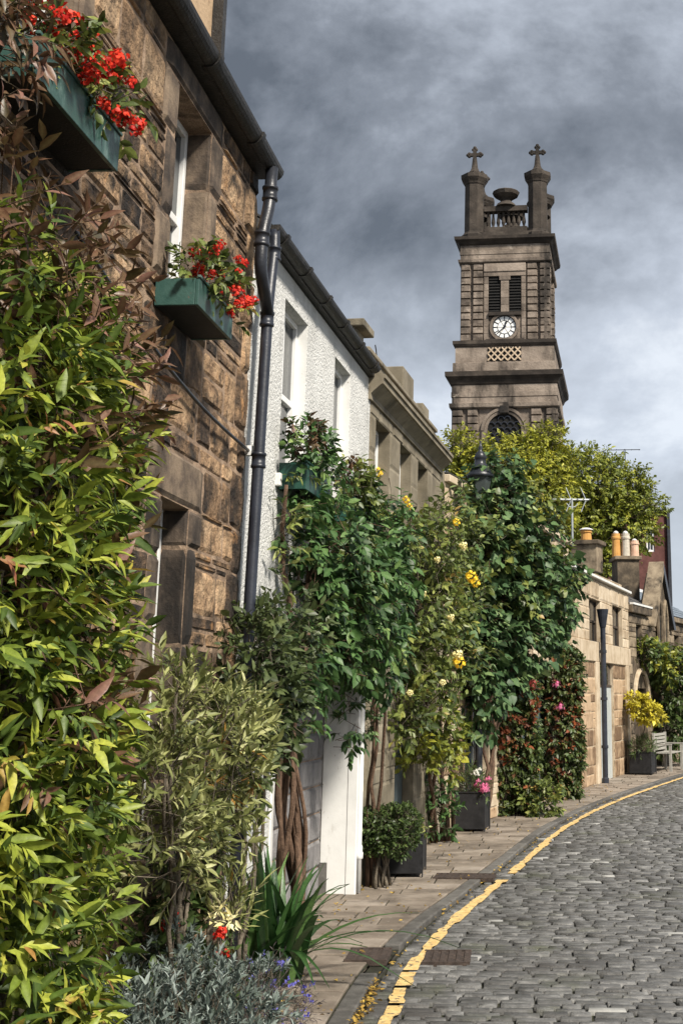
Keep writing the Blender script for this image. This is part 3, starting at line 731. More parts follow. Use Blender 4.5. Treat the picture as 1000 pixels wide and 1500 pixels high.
# stay cable sagging across the wall
p0 = loc(A, AZ1, -2.9, -.05, 3.80); p1 = loc(A, AZ1, .40, -.05, 3.42); pts = []
for k in range(15):
    t = k/14; p = p0.lerp(p1, t); p.z -= .10*math.sin(math.pi*t); pts.append(p)
t = empty('wall_cable', 'dark cable sagging across the stone wall below the window box', 'cable', p1)
MB().tube([p-p1 for p in pts], .011, 6).build('cable', m_iron, t, smooth=True)
MB().lathe([(.0, -.03), (.03, -.03), (.035, 0), (.03, .035), (0, .035)], (0, 0, 0), 10).build('bracket', m_whitepaint, t)
# ------------------------------------------------------------------ white harled house
AZ2 = 4.56
h2 = house('white_house', 'white harled cottage with two upper windows and garage recess', A, AZ2)
ops2 = [(1.33, 2.10, 3.42, 4.80), (3.19, 3.92, 3.42, 4.82), (1.56, 4.67, -.12, 2.25)]
w2 = wall('wall', m_harl, h2, .45, 4.96, -.12, 5.02, ops2, thick=.34)
for a, b, c, d in ops2[:2]:
    sash(h2, a, b, c, d, .085, fr=.045, bars=1)
    for x0, x1 in ((a-.003, a+.004), (b-.004, b+.003)): box('reveal', m_whitepaint, h2, x0, x1, .004, .085, c, d)
    box('sill', m_whitepaint, h2, a-.08, b+.08, -.04, .085, c-.1, c-.003, bevel=.008)
# the recess: smooth white jambs, grey painted blockwork behind
jb = box('door_jamb', m_whitepaint, h2, 4.655, 4.70, -.035, .31, -.01, 2.25, bevel=.006)
box('jamb_foot', m_kerb, jb, 4.648, 4.66, .24, .318, -.01, .28)
box('door_jamb', m_whitepaint, h2, 1.50, 1.575, -.012, .31, -.01, 2.25, bevel=.006)
box('lintel_board', m_whitepaint, h2, 1.575, 4.655, -.01, .06, 2.12, 2.25, bevel=.006)
bw = box('recess_wall', m_mortar, h2, 1.575, 4.655, .325, .37, -.1, 2.25)
BM = stone_set(m_greyblock, 5, .01, .06)
q = random.Random(44); z = 0; r = 0
while z < 2.2:
    x = 1.58-(.22 if r % 2 else 0)
    while x < 4.65:
        a, b = max(x, 1.58), min(x+.44, 4.65)
        if b-a > .04: put_stone(BM[q.randrange(5)], bw, a, b, z, z+.245, .015, y=.32, gap=.012, name='block')
        x += .44
    z += .245; r += 1
ep = MB().lathe([(.028, .0), (.028, .30), (.042, .31), (.042, .36), (.034, .37), (.034, .42), (.026, .43), (.026, 2.9)], (4.76, -.04, 0), 12).build('edge_pipe', m_whitepaint, h2, smooth=True)
MB().box(4.648, 4.656, -.03, .06, .0, 2.2).build('moulding', m_whitepaint, jb, bevel=.003)
box('eaves_board', m_gutter, h2, .52, 4.96, -.06, .3, 5.03, 5.09)
gutter(h2, .52, 4.72, -.085, 5.10, .065, step=.75)
rf = roofslab('roof', m_slate, h2, .52, 4.94, (-.05, 5.11), (2.4, 6.8), 5.0)
slates(rf, m_slate, .52, 4.94, (-.06, 5.11), (1.0, 5.86), 5, .3, seed=6)
box('side_wall', m_harl, h2, .47, 4.95, .4, 5.0, -.12, 5.0)
L2 = lambda u, w_, z: loc(A, AZ2, u, w_, z)
# pipes at the party line
px_ = .42; pm = [L2(px_+.13, -.10, 5.06), L2(px_+.12, -.11, 4.95), L2(px_+.02, -.11, 4.5), L2(px_-.10, -.11, 2.4), L2(px_-.16, -.11, .0)]
pipe('drainpipe', 'tall black downpipe between stone house and white house', pm, .039, [(L2(px_+.11, -.11, 4.88), (0, 0, 1)), (L2(px_+.005, -.11, 4.36), (0, 0, 1)), (L2(px_-.045, -.11, 3.35), (0, 0, 1)), (L2(px_-.13, -.11, 1.6), (0, 0, 1))], m_navy)
sw = [L2(.30, -.13, 5.44), L2(.28, -.13, 5.15), L2(.17, -.12, 4.9), L2(.15, -.12, 4.66), L2(px_, -.115, 4.40)]
pipe('swan_neck_pipe', 'short black bent pipe dropping from the stone house gutter', sw, .043, [(L2(.285, -.13, 5.24), (0, 0, 1)), (L2(.165, -.12, 4.86), (0, 0, 1))], m_iron)

# ------------------------------------------------------------------ parapet house
AZ3 = 6.33
h3 = house('parapet_house', 'drab ashlar house with heavy cornice, parapet and three upper windows', B, AZ3)
ops3 = [(.31, 1.08, 3.2, 4.68), (1.69, 2.40, 3.2, 4.68), (2.88, 3.58, 3.2, 4.68), (1.74, 2.9, -.12, 2.15), (.14, .42, -.12, 2.3)]
w3 = wall('wall', m_ashlar3, h3, 0.012, 5.0, -.12, 4.88, ops3, thick=.3)
for a, b, c, d in ops3[:3]:
    sash(h3, a, b, c, d, .13, fr=.045)
    box('sill', m_ashlar3, h3, a-.06, b+.06, -.05, .13, c-.12, c-.003, bevel=.01)
AM = stone_set(m_ashlar3, 6, .008, .10)
q = random.Random(8)
coursed(w3, AM, .02, 5.0, 0, 4.80, [o[:4] for o in ops3], (.30, .36), (.45, .85), .010, q, gap=.006)
dr = box('door', m_door, h3, 1.76, 2.88, .14, .19, 0, 2.14)
for i in range(4): box('door_board', m_door, dr, 1.78+i*.275, 1.78+i*.275+.262, .125, .139, .02, 2.12, bevel=.004)
box('white_jamb', m_whitepaint, h3, .13, .425, .06, .2, -.01, 2.3)
# cornice: stepped mouldings, running a touch past the ends
cn = MB()
prof = [(0.02, 4.80), (-.03, 4.80), (-.03, 4.86), (-.06, 4.89), (-.14, 4.96), (-.16, 4.96), (-.16, 5.02), (-.18, 5.02), (-.18, 5.06), (.1, 5.12)]
cn.prism([(-.10, a, b) for a, b in prof], (4.75, 0, 0)); cn.build('cornice', m_ashlar3, h3)
pp = box('parapet', m_ashlar3, h3, .0, 4.4, .04, .34, 5.10, 5.34)
MB().box(-.02, 4.42, .01, .37, 5.341, 5.39).build('coping', m_ashlar3, pp, bevel=.01)
for a, b, z1 in ((1.9, 2.6, 5.66), (3.3, 3.75, 5.52)):
    o = box('parapet_block', m_ashlar3, pp, a, b, .02, .36, 5.392, z1, bevel=.012)
ch = box('chimney', m_ashlar3, h3, -.10, .28, .15, .9, 5.1, 5.58)
MB().box(-.16, .36, .05, 1.0, 5.58, 5.66).build('chimney_cap', m_ashlar3, ch, bevel=.01)
box('side_wall', m_ashlar3, h3, .02, 4.98, .3, 5.0, -.12, 5.1)
L3 = lambda u, w_, z: loc(B, AZ3, u, w_, z)
t = empty('roof_wire', 'thin dark wire looped above the parapet house roof', 'wire', L3(1.05, .2, 5.4))
MB().tube([L3(1.05, .2, 5.4)-t.location+Vector((.0, .35*math.sin(k*.35), .28*(1-math.cos(k*.35))*.6+.0)) for k in range(9)], .007, 5).build('loop', m_iron, t)

# ------------------------------------------------------------------ ivy house
AZ4 = 15
h4 = house('ivy_house', 'sandstone house almost hidden behind ivy and a street lamp', C, AZ4)
ops4 = [(1.08, 2.36, -.12, 2.2), (4.4, 6.6, -.12, 2.2), (.7, 1.4, 3.0, 4.2), (3.4, 4.2, 3.0, 4.2), (6.2, 7.0, 3.0, 4.2)]
w4 = wall('wall', m_cream, h4, .01, 8.2, -.12, 4.75, ops4, thick=.3)
AM4 = stone_set(m_cream, 6, .02, .15); AMA = stone_set(m_amber, 6, .03, .2)
q = random.Random(18)
coursed(w4, AM4+AMA[:2], .02, 8.2, 0, 4.72, [o[:4] for o in ops4], (.30, .40), (.40, .75), .014, q, gap=.010)
for a, b, c, d in ops4[2:]: sash(h4, a, b, c, d, .13)
gd = MB()
for x0, x1 in ((1.1, 1.15), (1.5, 1.54), (1.9, 1.94), (2.29, 2.34)): gd.box(x0, x1, .12, .18, 0, 2.18)
gd.box(1.15, 2.29, .12, .18, 2.1, 2.18); gd.box(1.15, 2.29, .12, .18, 0, .12)
gdo = gd.build('glazed_door', m_paledoor, h4, bevel=.004)
for x0, x1 in ((1.15, 1.5), (1.54, 1.9), (1.94, 2.29)): box('pane', m_glassb, gdo, x0, x1, .145, .155, .12, 2.1)
box('garage_door', m_door, h4, 4.42, 6.58, .15, .2, 0, 2.18)
box('eaves_course', m_cream, h4, 0, 8.2, -.08, .3, 4.755, 4.86, bevel=.01)
rf = roofslab('roof', m_slate, h4, .02, 8.18, (-.05, 4.86), (1.9, 5.35), 4.8)
slates(rf, m_slate, .02, 8.18, (-.07, 4.86), (1.8, 5.33), 6, .32, seed=8)
box('side_wall', m_cream, h4, .02, 8.18, .32, 4.6, -.12, 4.74)

# ------------------------------------------------------------------ cream house (bright, right of the ivy)
AZ5 = 14.5
h5 = house('cream_house', 'bright cream sandstone house with deep band and pale door', D, AZ5)
ops5 = [(2.10, 3.42, 2.95, 3.86), (4.98, 6.36, 2.95, 3.90), (3.20, 4.95, -.12, 2.52)]
w5 = wall('wall', m_cream, h5, .01, 7.3, -.12, 4.30, ops5, thick=.5)
q = random.Random(28); AM5 = stone_set(m_cream, 6, .03, .2)
coursed(w5, AM5, .02, 7.28, 2.95, 3.88, [o[:4] for o in ops5], (.19, .25), (.35, .7), .014, q, gap=.008, name='ashlar_block')
coursed(w5, AMA, .02, 7.28, 0, 2.52, [o[:4] for o in ops5], (.30, .38), (.5, 1.05), .014, q, gap=.008, name='ashlar_block')
coursed(w5, AM5, .02, 7.28, 3.89, 4.28, [], (.3, .4), (.8, 1.4), .02, q, gap=.006, name='ashlar_block')
box('band', m_cream, h5, .01, 7.3, -.05, .02, 2.53, 2.945, bevel=.012)
for x0, x1 in ((2.55, 2.95), (6.55, 6.95)): box('pilaster', m_cream, h5, x0, x1, -.06, .01, 0, 2.527, bevel=.012)
for a, b, c, d in ops5[:2]:
    sash(h5, a, b, c, d, .09, mat=m_darkdoor, fr=.03); box('sill', m_kerb, h5, a-.04, b+.04, -.03, .085, c-.05, c+.006)
pd = box('door', m_paledoor, h5, 3.22, 4.93, .055, .10, 0, 2.0); box('fanlight', m_glass, pd, 3.22, 4.93, .07, .09, 2.05, 2.5); box('door_frame', m_darkdoor, pd, 3.22, 4.93, .04, .12, 2.0, 2.05)
cp = box('coping', m_lead, h5, 0, 7.32, -.10, .24, 4.31, 4.37, bevel=.01)
rf = roofslab('roof', m_slate, h5, .02, 7.28, (.2, 4.36), (1.7, 5.05), 4.6)
slates(rf, m_slate, .02, 7.28, (.2, 4.37), (1.7, 5.05), 7, .34, seed=9)
MB().prism([(6.9, .15, 4.42), (7.3, .15, 4.42), (7.3, 1.75, 5.14), (6.9, 1.75, 5.14)], (0, 0, .12)).build('skew_stone', m_cream, rf)
box('side_wall', m_cream, h5, .02, 7.28, .52, 4.6, -.12, 4.3)
L5 = lambda u, w_, z: loc(D, AZ5, u, w_, z)
# big flared rainwater pipe standing at the kerb of the cream house
pb = L5(2.94, -.14, 0)
t = empty('hopper_pipe', 'tall blue black rainwater pipe with flared head on cream house', 'drainpipe', pb)
MB().lathe([(.075, 0), (.075, .1), (.058, .12), (.058, 3.25), (.07, 3.28), (.125, 3.62), (.13, 3.66), (.11, 3.66), (.05, 3.3)], n=14).build('pipe', m_navy, t, smooth=False)
for z in (.75, 1.75, 2.75): MB().lathe([(.059, -.03), (.074, -.03), (.074, .03), (.059, .03)], (0, 0, z), 14).build('collar', m_navy, t); box('bracket', m_iron, t, -.17, -.09, -.02, .05, z-.03, z+.03)

# ------------------------------------------------------------------ gothic house
AZ6 = 20
h6 = house('gothic_house', 'brown stone cottage with pointed gable and arched door', E, AZ6)
ops6 = [(.75, 1.35, 2.75, 3.6), (.35, 1.75, -.12, 2.0), (2.3, 3.2, -.12, 2.1), (5.1, 5.7, 2.6, 3.5)]
w6 = wall('wall', m_gothic, h6, .02, 10, -.12, 3.85, ops6, thick=.4)
q = random.Random(38); AM6 = stone_set(m_gothic, 6, .04, .25)
coursed(w6, AM6, .05, 7.5, 0, 3.82, [o[:4] for o in ops6]+[(.25, 1.85, 2.0, 2.75)], (.24, .34), (.35, .75), .022, q, gap=.014)
# pointed gable
gb = MB(); gb.prism([(2.3, -.06, 3.86), (4.5, -.06, 3.86), (3.4, -.06, 5.15)], (0, .4, 0)); gbo = gb.build('gable', m_gothic, h6)
MB().prism([(2.05, -.16, 3.62), (2.3, -.16, 3.62), (3.4, -.16, 5.15), (3.4, -.16, 5.45)], (0, .42, 0)).build('gable_coping', m_gothic, gbo)
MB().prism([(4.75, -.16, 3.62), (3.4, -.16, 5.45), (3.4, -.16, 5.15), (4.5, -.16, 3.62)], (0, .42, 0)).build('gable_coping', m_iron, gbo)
for x in (3.02, 3.72):
    a = MB(); pts = [(x-.2, -.075, 3.2), (x+.2, -.075, 3.2), (x+.2, -.075, 3.95), (x+.1, -.075, 4.25), (x, -.075, 4.38), (x-.1, -.075, 4.25), (x-.2, -.075, 3.95)]
    a.prism(pts, (0, .02, 0)); a.build('lancet_window', m_glass, h6)
    f = MB(); f.tube([(p[0], -.09, p[2]) for p in pts]+[(pts[0][0], -.09, pts[0][2])], .045, 6); f.build('lancet_surround', m_gothic, h6)
# arched door: archivolt, spandrel and recessed leaf
def arch_pts(cx, cz, r, n, a0=0, a1=math.pi): return [(cx+r*math.cos(a0+(a1-a0)*k/n), cz+r*math.sin(a0+(a1-a0)*k/n)) for k in range(n+1)]
sp = MB(); pa = arch_pts(1.05, 1.75, .62, 14)
sp.v = [(.35, -.004, 2.0), (1.75, -.004, 2.0)]
sp = MB(); sp.prism([(1.85, -.01, 1.75), (1.85, -.01, 2.75), (.25, -.01, 2.75), (.25, -.01, 1.75)]+[(x, -.01, z) for x, z in pa[::-1]], (0, .3, 0)); sp.build('arch_wall', m_gothic, h6)
for s in (.35, 1.67): box('arch_jamb', m_gothic, h6, s, s+.08, -.008, .3, 0, 1.748)
v = MB(); v.tube([(x, -.03, z) for x, z in arch_pts(1.05, 1.75, .70, 14)], .07, 6); v.build('archivolt', m_cream, h6)
v = MB(); v.prism([(.43, .2, 0), (1.67, .2, 0)]+[(x, .2, z) for x, z in pa], (0, .05, 0)); dl = v.build('door', m_darkdoor, h6)
for i in range(5): box('door_board', m_darkdoor, dl, .45+i*.245, .45+i*.245+.232, .18, .199, .02, 1.75)
sash(h6, .75, 1.35, 2.75, 3.6, .08, mat=m_darkdoor); sash(h6, 5.1, 5.7, 2.6, 3.5, .15, mat=m_darkdoor)
box('door', m_darkdoor, h6, 2.3, 3.2, .2, .25, 0, 2.1)
box('eaves_course', m_gothic, h6, .0, 2.04, -.12, .3, 3.86, 4.06, bevel=.02); box('eaves_course', m_gothic, h6, 4.76, 10, -.12, .3, 3.86, 4.0, bevel=.02)
rf = roofslab('roof', m_slate, h6, .02, 4.6, (.0, 4.06), (1.9, 5.0), 4.4)
slates(rf, m_slate, .02, 4.6, (-.06, 4.07), (1.9, 5.0), 8, .34, seed=10)
rf = roofslab('roof', m_slateblue, h6, 4.7, 10, (-.02, 4.02), (1.9, 5.05), 4.4)
slates(rf, m_slateblue, 4.7, 10, (-.06, 4.02), (1.9, 5.05), 8, .34, seed=11)
MB().box(4.62, 10, 1.8, 2.0, 5.03, 5.12).build('ridge_flashing', m_lead, rf)
MB().box(.02, 2.05, -.14, -.04, 4.062, 4.11).build('flashing', m_lead, h6)
box('side_wall', m_gothic, h6, .05, 9.95, .42, 4.4, -.12, 3.84)
L6 = lambda u, w_, z: loc(E, AZ6, u, w_, z)
# brown roof further back
rb = empty('brown_roofed_house', 'low house behind the gothic gable with brown tiled roof', 'house', L6(6, 6, 0), R(70))
box('wall', m_gothic, rb, 0, 12, 0, 4, -.12, 4.7)
rr = roofslab('roof', m_gothic, rb, -.2, 12.2, (-.2, 4.7), (2, 6.35), 4.2)
slates(rr, m_gothic, -.2, 12.2, (-.2, 4.71), (2, 6.35), 8, .5, seed=12)

# ------------------------------------------------------------------ chimneys, pots, aerials
def chimney(label, cx, cy, wx, wy, z0, z1, rz):
    t = empty('chimney_stack', label, 'chimney', (cx, cy, z0), rz)
    box('stack', m_gothic, t, -wx/2, wx/2, -wy/2, wy/2, 0, z1-z0-.1, bevel=.01); box('cap', m_gothic, t, -wx/2-.07, wx/2+.07, -wy/2-.07, wy/2+.07, z1-z0-.1, z1-z0, bevel=.015); return t
def pot(label, mat, p, r, h, cowl=False):
    t = empty('chimney_pot', label, 'chimney pot', p, group='pots on the far chimneys')
    MB().lathe([(r*.92, 0), (r, .03), (r*.9, h*.75), (r*1.08, h*.78), (r*1.08, h*.86), (r*.95, h*.88), (r*.95, h), (r*.7, h), (r*.7, h*.6)], n=14).build('pot', mat, t, smooth=False)
    if cowl: MB().lathe([(r*1.3, h*1.02), (r*1.25, h*1.08), (r*.6, h*1.2), (0.01, h*1.24)], n=14).build('cowl', m_lead, t)
    else: MB().lathe([(r*.55, h), (r*.6, h*1.06), (.2*r, h*1.12)], n=10).build('vent_cap', m_lead, t)
s1 = at(859, 805, 30.5); chimney('squat stone chimney stack with one ochre pot beside the aerial', s1.x, s1.y, .5, .62, 4.6, at(859, 793, 30.5).z, R(70))
p = at(858, 793, 30.5); pot('single ochre pot with metal cowl on the nearer chimney', m_terra, p, .13, .26, True)
s2 = at(915, 830, 37); chimney('wide stone chimney stack carrying three pots in a row', s2.x, s2.y, .62, .95, 4.4, at(915, 817, 37).z, R(5))
for x, mt, lb, h in ((902, m_terra, 'tall ochre pot, leftmost of three on the wide chimney', .68), (916, m_buffpot, 'tall buff grey pot, middle of three on wide chimney', .68), (929, m_pinkpot, 'short pale pink pot, right end of the wide chimney', .48)):
    pot(lb, mt, at(x, 817, 37), .125, h)
def aerial(label, base, top, L, mat, rods, rz, u_=True):
    t = empty('tv_aerial', label, 'aerial', base, rz); h = top.z-base.z
    MB().tube([(0, 0, 0), (0, 0, h)], .022, 8).build('mast', mat, t)
    MB().tube([(-L*.62, 0, h-.04), (L*.55, 0, h-.02)], .020, 6).build('boom', mat, t)
    for i in range(rods):
        x = -L*.6+L*1.12*i/(rods-1); MB().tube([(x, -.16, h-.03), (x, .16, h-.03)], .010, 5).build('rod', mat, t)
    if u_:
        MB().tube([(-L*.18, 0, h-.12), (-L*.1, 0, h-.2), (L*.1, 0, h-.2), (L*.18, 0, h-.12)], .013, 5).build('dipole', mat, t)
        for s in (-.03, .45):
            for d in (-1, 1): MB().tube([(L*s, 0, h-.03), (L*s-.12, 0, h-.03+d*.28)], .012, 5).build('reflector', mat, t)
aerial('pale metal television aerial on a thin mast by the ochre pot', at(838, 800, 30.2), at(841, 730, 30.2), .75, m_alu, 7, R(12))
# red brick house behind the tree
hb = empty('red_brick_house', 'tall dark red brick house behind the tree with white sash', 'house', (3.6, 58, 0), R(8))
wb = wall('wall', m_redbrick, hb, 0, 3.75, -.12, 9.9, [(2.75, 3.12, 8.1, 9.35)], thick=.2)
box('side_wall', m_redbrick, hb, 0.0, 3.74, .2, 6, -.12, 9.9); sash(hb, 2.75, 3.12, 8.1, 9.35, .06, fr=.07)
box('corner_pipe', m_iron, hb, 3.68, 3.82, -.16, -.02, 0, 10.0); box('eaves', m_gutter, hb, -.2, 3.9, -.2, 6.2, 9.9, 10.0)
MB().prism([(-.2, -.1, 10.01), (-.2, 6.2, 10.01), (-.2, 3, 11.4)], (3.6, 0, 0)).build('roof', m_slate, hb)
aerial('dark television aerial high above the olive green tree', Vector((5.6, 60, 10.9)), Vector((5.6, 60, at(918, 658, 60).z)), 1.3, m_iron, 5, R(0), False)
# ------------------------------------------------------------------ clock tower
TC = (.32, 116.4)
tw = empty('clock_tower', 'tall classical church clock tower with corner turrets and crosses', 'tower', (TC[0], TC[1], 0), R(-5.5))
def tbox(name, mat, h, z0, z1, bevel=0, parent=None): return box(name, mat, parent or tw, -h, h, -h, h, z0, z1, bevel)
tbox('base_storey', m_tower, 4.45, -.12, 26.75)
tbox('upper_storey', m_tower, 3.82, 30.3, 42.0)
def ring_mould(name, mat, hs):
    """cornice with a stepped profile: (half width, z) from the bottom up"""
    m = MB(); n = len(hs)
    for h, z in hs: m.v += [(-h, -h, z), (h, -h, z), (h, h, z), (-h, h, z)]
    for k in range(n-1):
        for q in range(4): m.f.append((4*k+q, 4*k+(q+1) % 4, 4*k+4+(q+1) % 4, 4*k+4+q))
    m.f.append((3, 2, 1, 0)); m.f.append(tuple(4*(n-1)+q for q in range(4)))
    return m.build(name, mat, tw)
ring_mould('capital_course', m_tower, [(4.72, 26.5), (4.86, 26.6), (4.90, 26.95), (4.74, 27.0)])
ring_mould('entablature', m_tower, [(4.66, 27.0), (4.66, 27.5), (4.72, 27.55), (4.72, 28.0), (4.68, 28.02), (4.68, 28.65)])
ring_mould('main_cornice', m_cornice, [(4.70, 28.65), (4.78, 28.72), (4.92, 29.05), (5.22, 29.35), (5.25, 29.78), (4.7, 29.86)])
ring_mould('plinth_band', m_tower, [(4.62, 29.86), (4.62, 30.7), (4.5, 30.75)])
ring_mould('pedestal', m_tower, [(4.42, 30.75), (4.42, 32.2)])
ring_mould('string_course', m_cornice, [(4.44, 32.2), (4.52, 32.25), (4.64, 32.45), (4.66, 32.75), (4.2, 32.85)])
ring_mould('capital_course', m_tower, [(4.12, 40.2), (4.25, 40.3), (4.28, 40.55), (4.12, 40.6)])
ring_mould('entablature', m_tower, [(4.08, 40.6), (4.08, 41.0), (4.13, 41.05), (4.13, 41.35), (4.08, 41.38), (4.08, 41.95)])
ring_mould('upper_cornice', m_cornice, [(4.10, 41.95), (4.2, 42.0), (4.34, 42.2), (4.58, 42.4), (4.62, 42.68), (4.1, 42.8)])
# pilasters as courses of ashlar on the front and both sides
TB = stone_set(m_tower, 5, .006, .15)
def pilaster(x0, x1, z0, z1, face, proud, half, n):
    q = random.Random(int(x0*100)+int(z0)+face*7)
    for i in range(n):
        a = z0+(z1-z0)*i/n; b = z0+(z1-z0)*(i+1)/n
        o = newobj('ashlar_block', TB[q.randrange(5)], tw)
        c = (x0+x1)/2
        if face == 0: o.location = (c, -half, (a+b)/2)
        elif face == 1: o.location = (half, c, (a+b)/2); o.rotation_euler = (0, 0, R(90))
        else: o.location = (-half, c, (a+b)/2); o.rotation_euler = (0, 0, R(-90))
        o.scale = (x1-x0-.02, proud, b-a-.016)
for face in (0, 1):
    for x0, x1 in ((-4.08, -3.12), (-2.98, -1.95), (1.95, 2.98), (3.12, 4.08)):
        pilaster(x0, x1, 32.86, 40.2, face, .26, 3.82, 11)
for x0, x1 in ((-4.70, -3.62), (-3.34, -2.3), (2.3, 3.34), (3.62, 4.70)):
    pilaster(x0, x1, 19.0, 26.5, 0, .24, 4.45, 11)
    pilaster(x0, x1, 22.0, 26.5, 1, .24, 4.45, 7)
def front(name, mat, x0, x1, y0, y1, z0, z1, parent=None, bevel=0): return box(name, mat, parent or tw, x0, x1, y0, y1, z0, z1, bevel)
H = 3.82
front('bay_beam', m_tower, -1.92, 1.92, -H-.32, -H+.02, 39.35, 40.15, bevel=.05); front('bay_beam', m_tower, -1.92, 1.92, -H-.24, -H+.02, 38.95, 39.34)
for x0, x1 in ((-1.9, -1.50), (1.50, 1.9)):
    for i in range(9): front('jamb_block', m_tower, x0, x1, -H-.2+.02*(i % 2), -H+.02, 32.9+.672*i, 32.9+.672*i+.64)
for i in range(5): front('mullion_block', m_tower, -.36, .36, -H-.24, -H+.02, 35.55+.68*i, 35.55+.68*i+.65)
front('mullion_cap', m_tower, -.5, .5, -H-.30, -H+.02, 38.55, 38.94)
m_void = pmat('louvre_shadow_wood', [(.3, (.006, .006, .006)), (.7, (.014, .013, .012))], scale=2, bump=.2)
for x0, x1 in ((-1.48, -.37), (.37, 1.48)):
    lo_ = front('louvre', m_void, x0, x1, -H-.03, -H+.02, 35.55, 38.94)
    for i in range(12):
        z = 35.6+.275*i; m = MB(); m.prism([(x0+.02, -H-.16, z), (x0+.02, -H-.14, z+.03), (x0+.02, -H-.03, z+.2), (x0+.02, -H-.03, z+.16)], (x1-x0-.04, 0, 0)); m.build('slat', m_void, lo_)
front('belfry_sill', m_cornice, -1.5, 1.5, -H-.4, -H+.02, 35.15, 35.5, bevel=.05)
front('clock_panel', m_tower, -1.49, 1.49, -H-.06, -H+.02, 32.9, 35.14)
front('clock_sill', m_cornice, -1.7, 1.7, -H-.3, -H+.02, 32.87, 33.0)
# clock
def disc(r0, r1, y0, y1, n=40):
    m = MB()
    for k in range(n):
        a, b = 2*math.pi*k/n, 2*math.pi*(k+1)/n
        P = lambda r, t, y: (-.05+r*math.sin(t), y, 34.12+r*math.cos(t))
        m.poly([P(r0, a, y0), P(r1, a, y0), P(r1, b, y0), P(r0, b, y0)]); m.poly([P(r1, a, y0), P(r1, a, y1), P(r1, b, y1), P(r1, b, y0)])
        if r0 > 0: m.poly([P(r0, a, y1), P(r0, a, y0), P(r0, b, y0), P(r0, b, y1)])
    return m
YF = -H-.12
sur = disc(1.08, 1.34, YF-.16, -H-.05).build('clock_surround', m_tower, tw)
dial = disc(0, 1.10, YF, -H-.05).build('clock_dial', m_dial, tw)
disc(1.0, 1.12, YF-.06, YF+.02).build('outer_ring', m_iron, dial); disc(.60, .64, YF-.03, YF+.01).build('inner_ring', m_iron, dial); disc(0, .10, YF-.09, YF).build('boss', m_iron, dial)
def ray_bar(t, r0, r1, w0, w1, y, name, mat):
    m = MB(); d = Vector((math.sin(t), 0, math.cos(t))); s = Vector((math.cos(t), 0, -math.sin(t))); c = Vector((-.05, y, 34.12))
    m.prism([c+d*r0-s*w0, c+d*r0+s*w0, c+d*r1+s*w1, c+d*r1-s*w1], (0, .02, 0)); return m.build(name, mat, dial)
for k in range(12): ray_bar(2*math.pi*k/12, .62, 1.02, .035, .045, YF-.03, 'hour_mark', m_iron)
for k in range(6): ray_bar(2*math.pi*(k+.5)/6, .12, .60, .012, .012, YF-.02, 'glazing_bar', m_jamb)
ray_bar(R(19), -.12, .58, .05, .085, YF-.08, 'hour_hand', m_iron); ray_bar(R(228), -.2, .92, .06, .03, YF-.06, 'minute_hand', m_iron)
# lattice panel
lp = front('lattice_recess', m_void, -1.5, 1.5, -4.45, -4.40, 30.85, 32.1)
for k in range(-2, 7):
    for s in (1, -1):
        x0 = -1.5+k*.6; x1 = x0+1.25*s
        a, b = (x0, 30.87), (x0+s*1.23*.92, 32.08)
        # clip to the panel
        pts = []
        for (xa, za), (xb, zb) in (((a), (b)),):
            t0, t1 = 0, 1
            dx = xb-xa
            if dx:
                ta, tb = (-1.48-xa)/dx, (1.48-xa)/dx; t0 = max(t0, min(ta, tb)); t1 = min(t1, max(ta, tb))
            if t1-t0 > .08: pts = [(xa+dx*t0, -4.50, za+(zb-za)*t0), (xa+dx*t1, -4.50, za+(zb-za)*t1)]
        if pts: MB().tube(pts, .075, 5).build('lattice_bar', m_lattice, lp)
# arched window
W0 = -4.45; cz = 24.5
def arch_ring(r0, r1, y0, y1, n=24):
    m = MB(); P = lambda r, t, y: (r*math.cos(t), y, cz+r*math.sin(t))
    for k in range(n):
        a, b = math.pi*k/n, math.pi*(k+1)/n
        m.poly([P(r0, a, y0), P(r1, a, y0), P(r1, b, y0), P(r0, b, y0)]); m.poly([P(r1, a, y0), P(r1, a, y1), P(r1, b, y1), P(r1, b, y0)]); m.poly([P(r0, a, y1), P(r0, a, y0), P(r0, b, y0), P(r0, b, y1)])
    return m
ar = arch_ring(1.5, 1.78, W0-.2, W0).build('archivolt', m_tower, tw); arch_ring(1.8, 2.05, W0-.28, W0).build('hood_mould', m_tower, ar)
for s in (-1, 1): front('arch_jamb', m_tower, min(s*1.5, s*2.0), max(s*1.5, s*2.0), W0-.22, W0, 19, cz, parent=None)
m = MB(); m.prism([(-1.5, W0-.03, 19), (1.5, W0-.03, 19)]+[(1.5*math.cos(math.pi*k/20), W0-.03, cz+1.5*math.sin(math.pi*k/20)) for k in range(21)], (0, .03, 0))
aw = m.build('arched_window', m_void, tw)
for r in range(12):
    for c in range(-3, 4):
        x = c*.56+(.28 if r % 2 else 0); z = 20+r*.5
        if abs(x) > 1.4 or (z > cz-.2 and math.hypot(x, z+.2-cz) > 1.36): continue
        MB().tube([(x+.27*math.cos(t_), W0-.12, z+.27*math.sin(t_)) for t_ in np.linspace(0, math.pi, 8)], .045, 5).build('tracery', m_navy, aw)
ks = front('keystone', m_towerdark, -.42, .42, W0-.42, W0, 26.0, 27.02, bevel=.06)
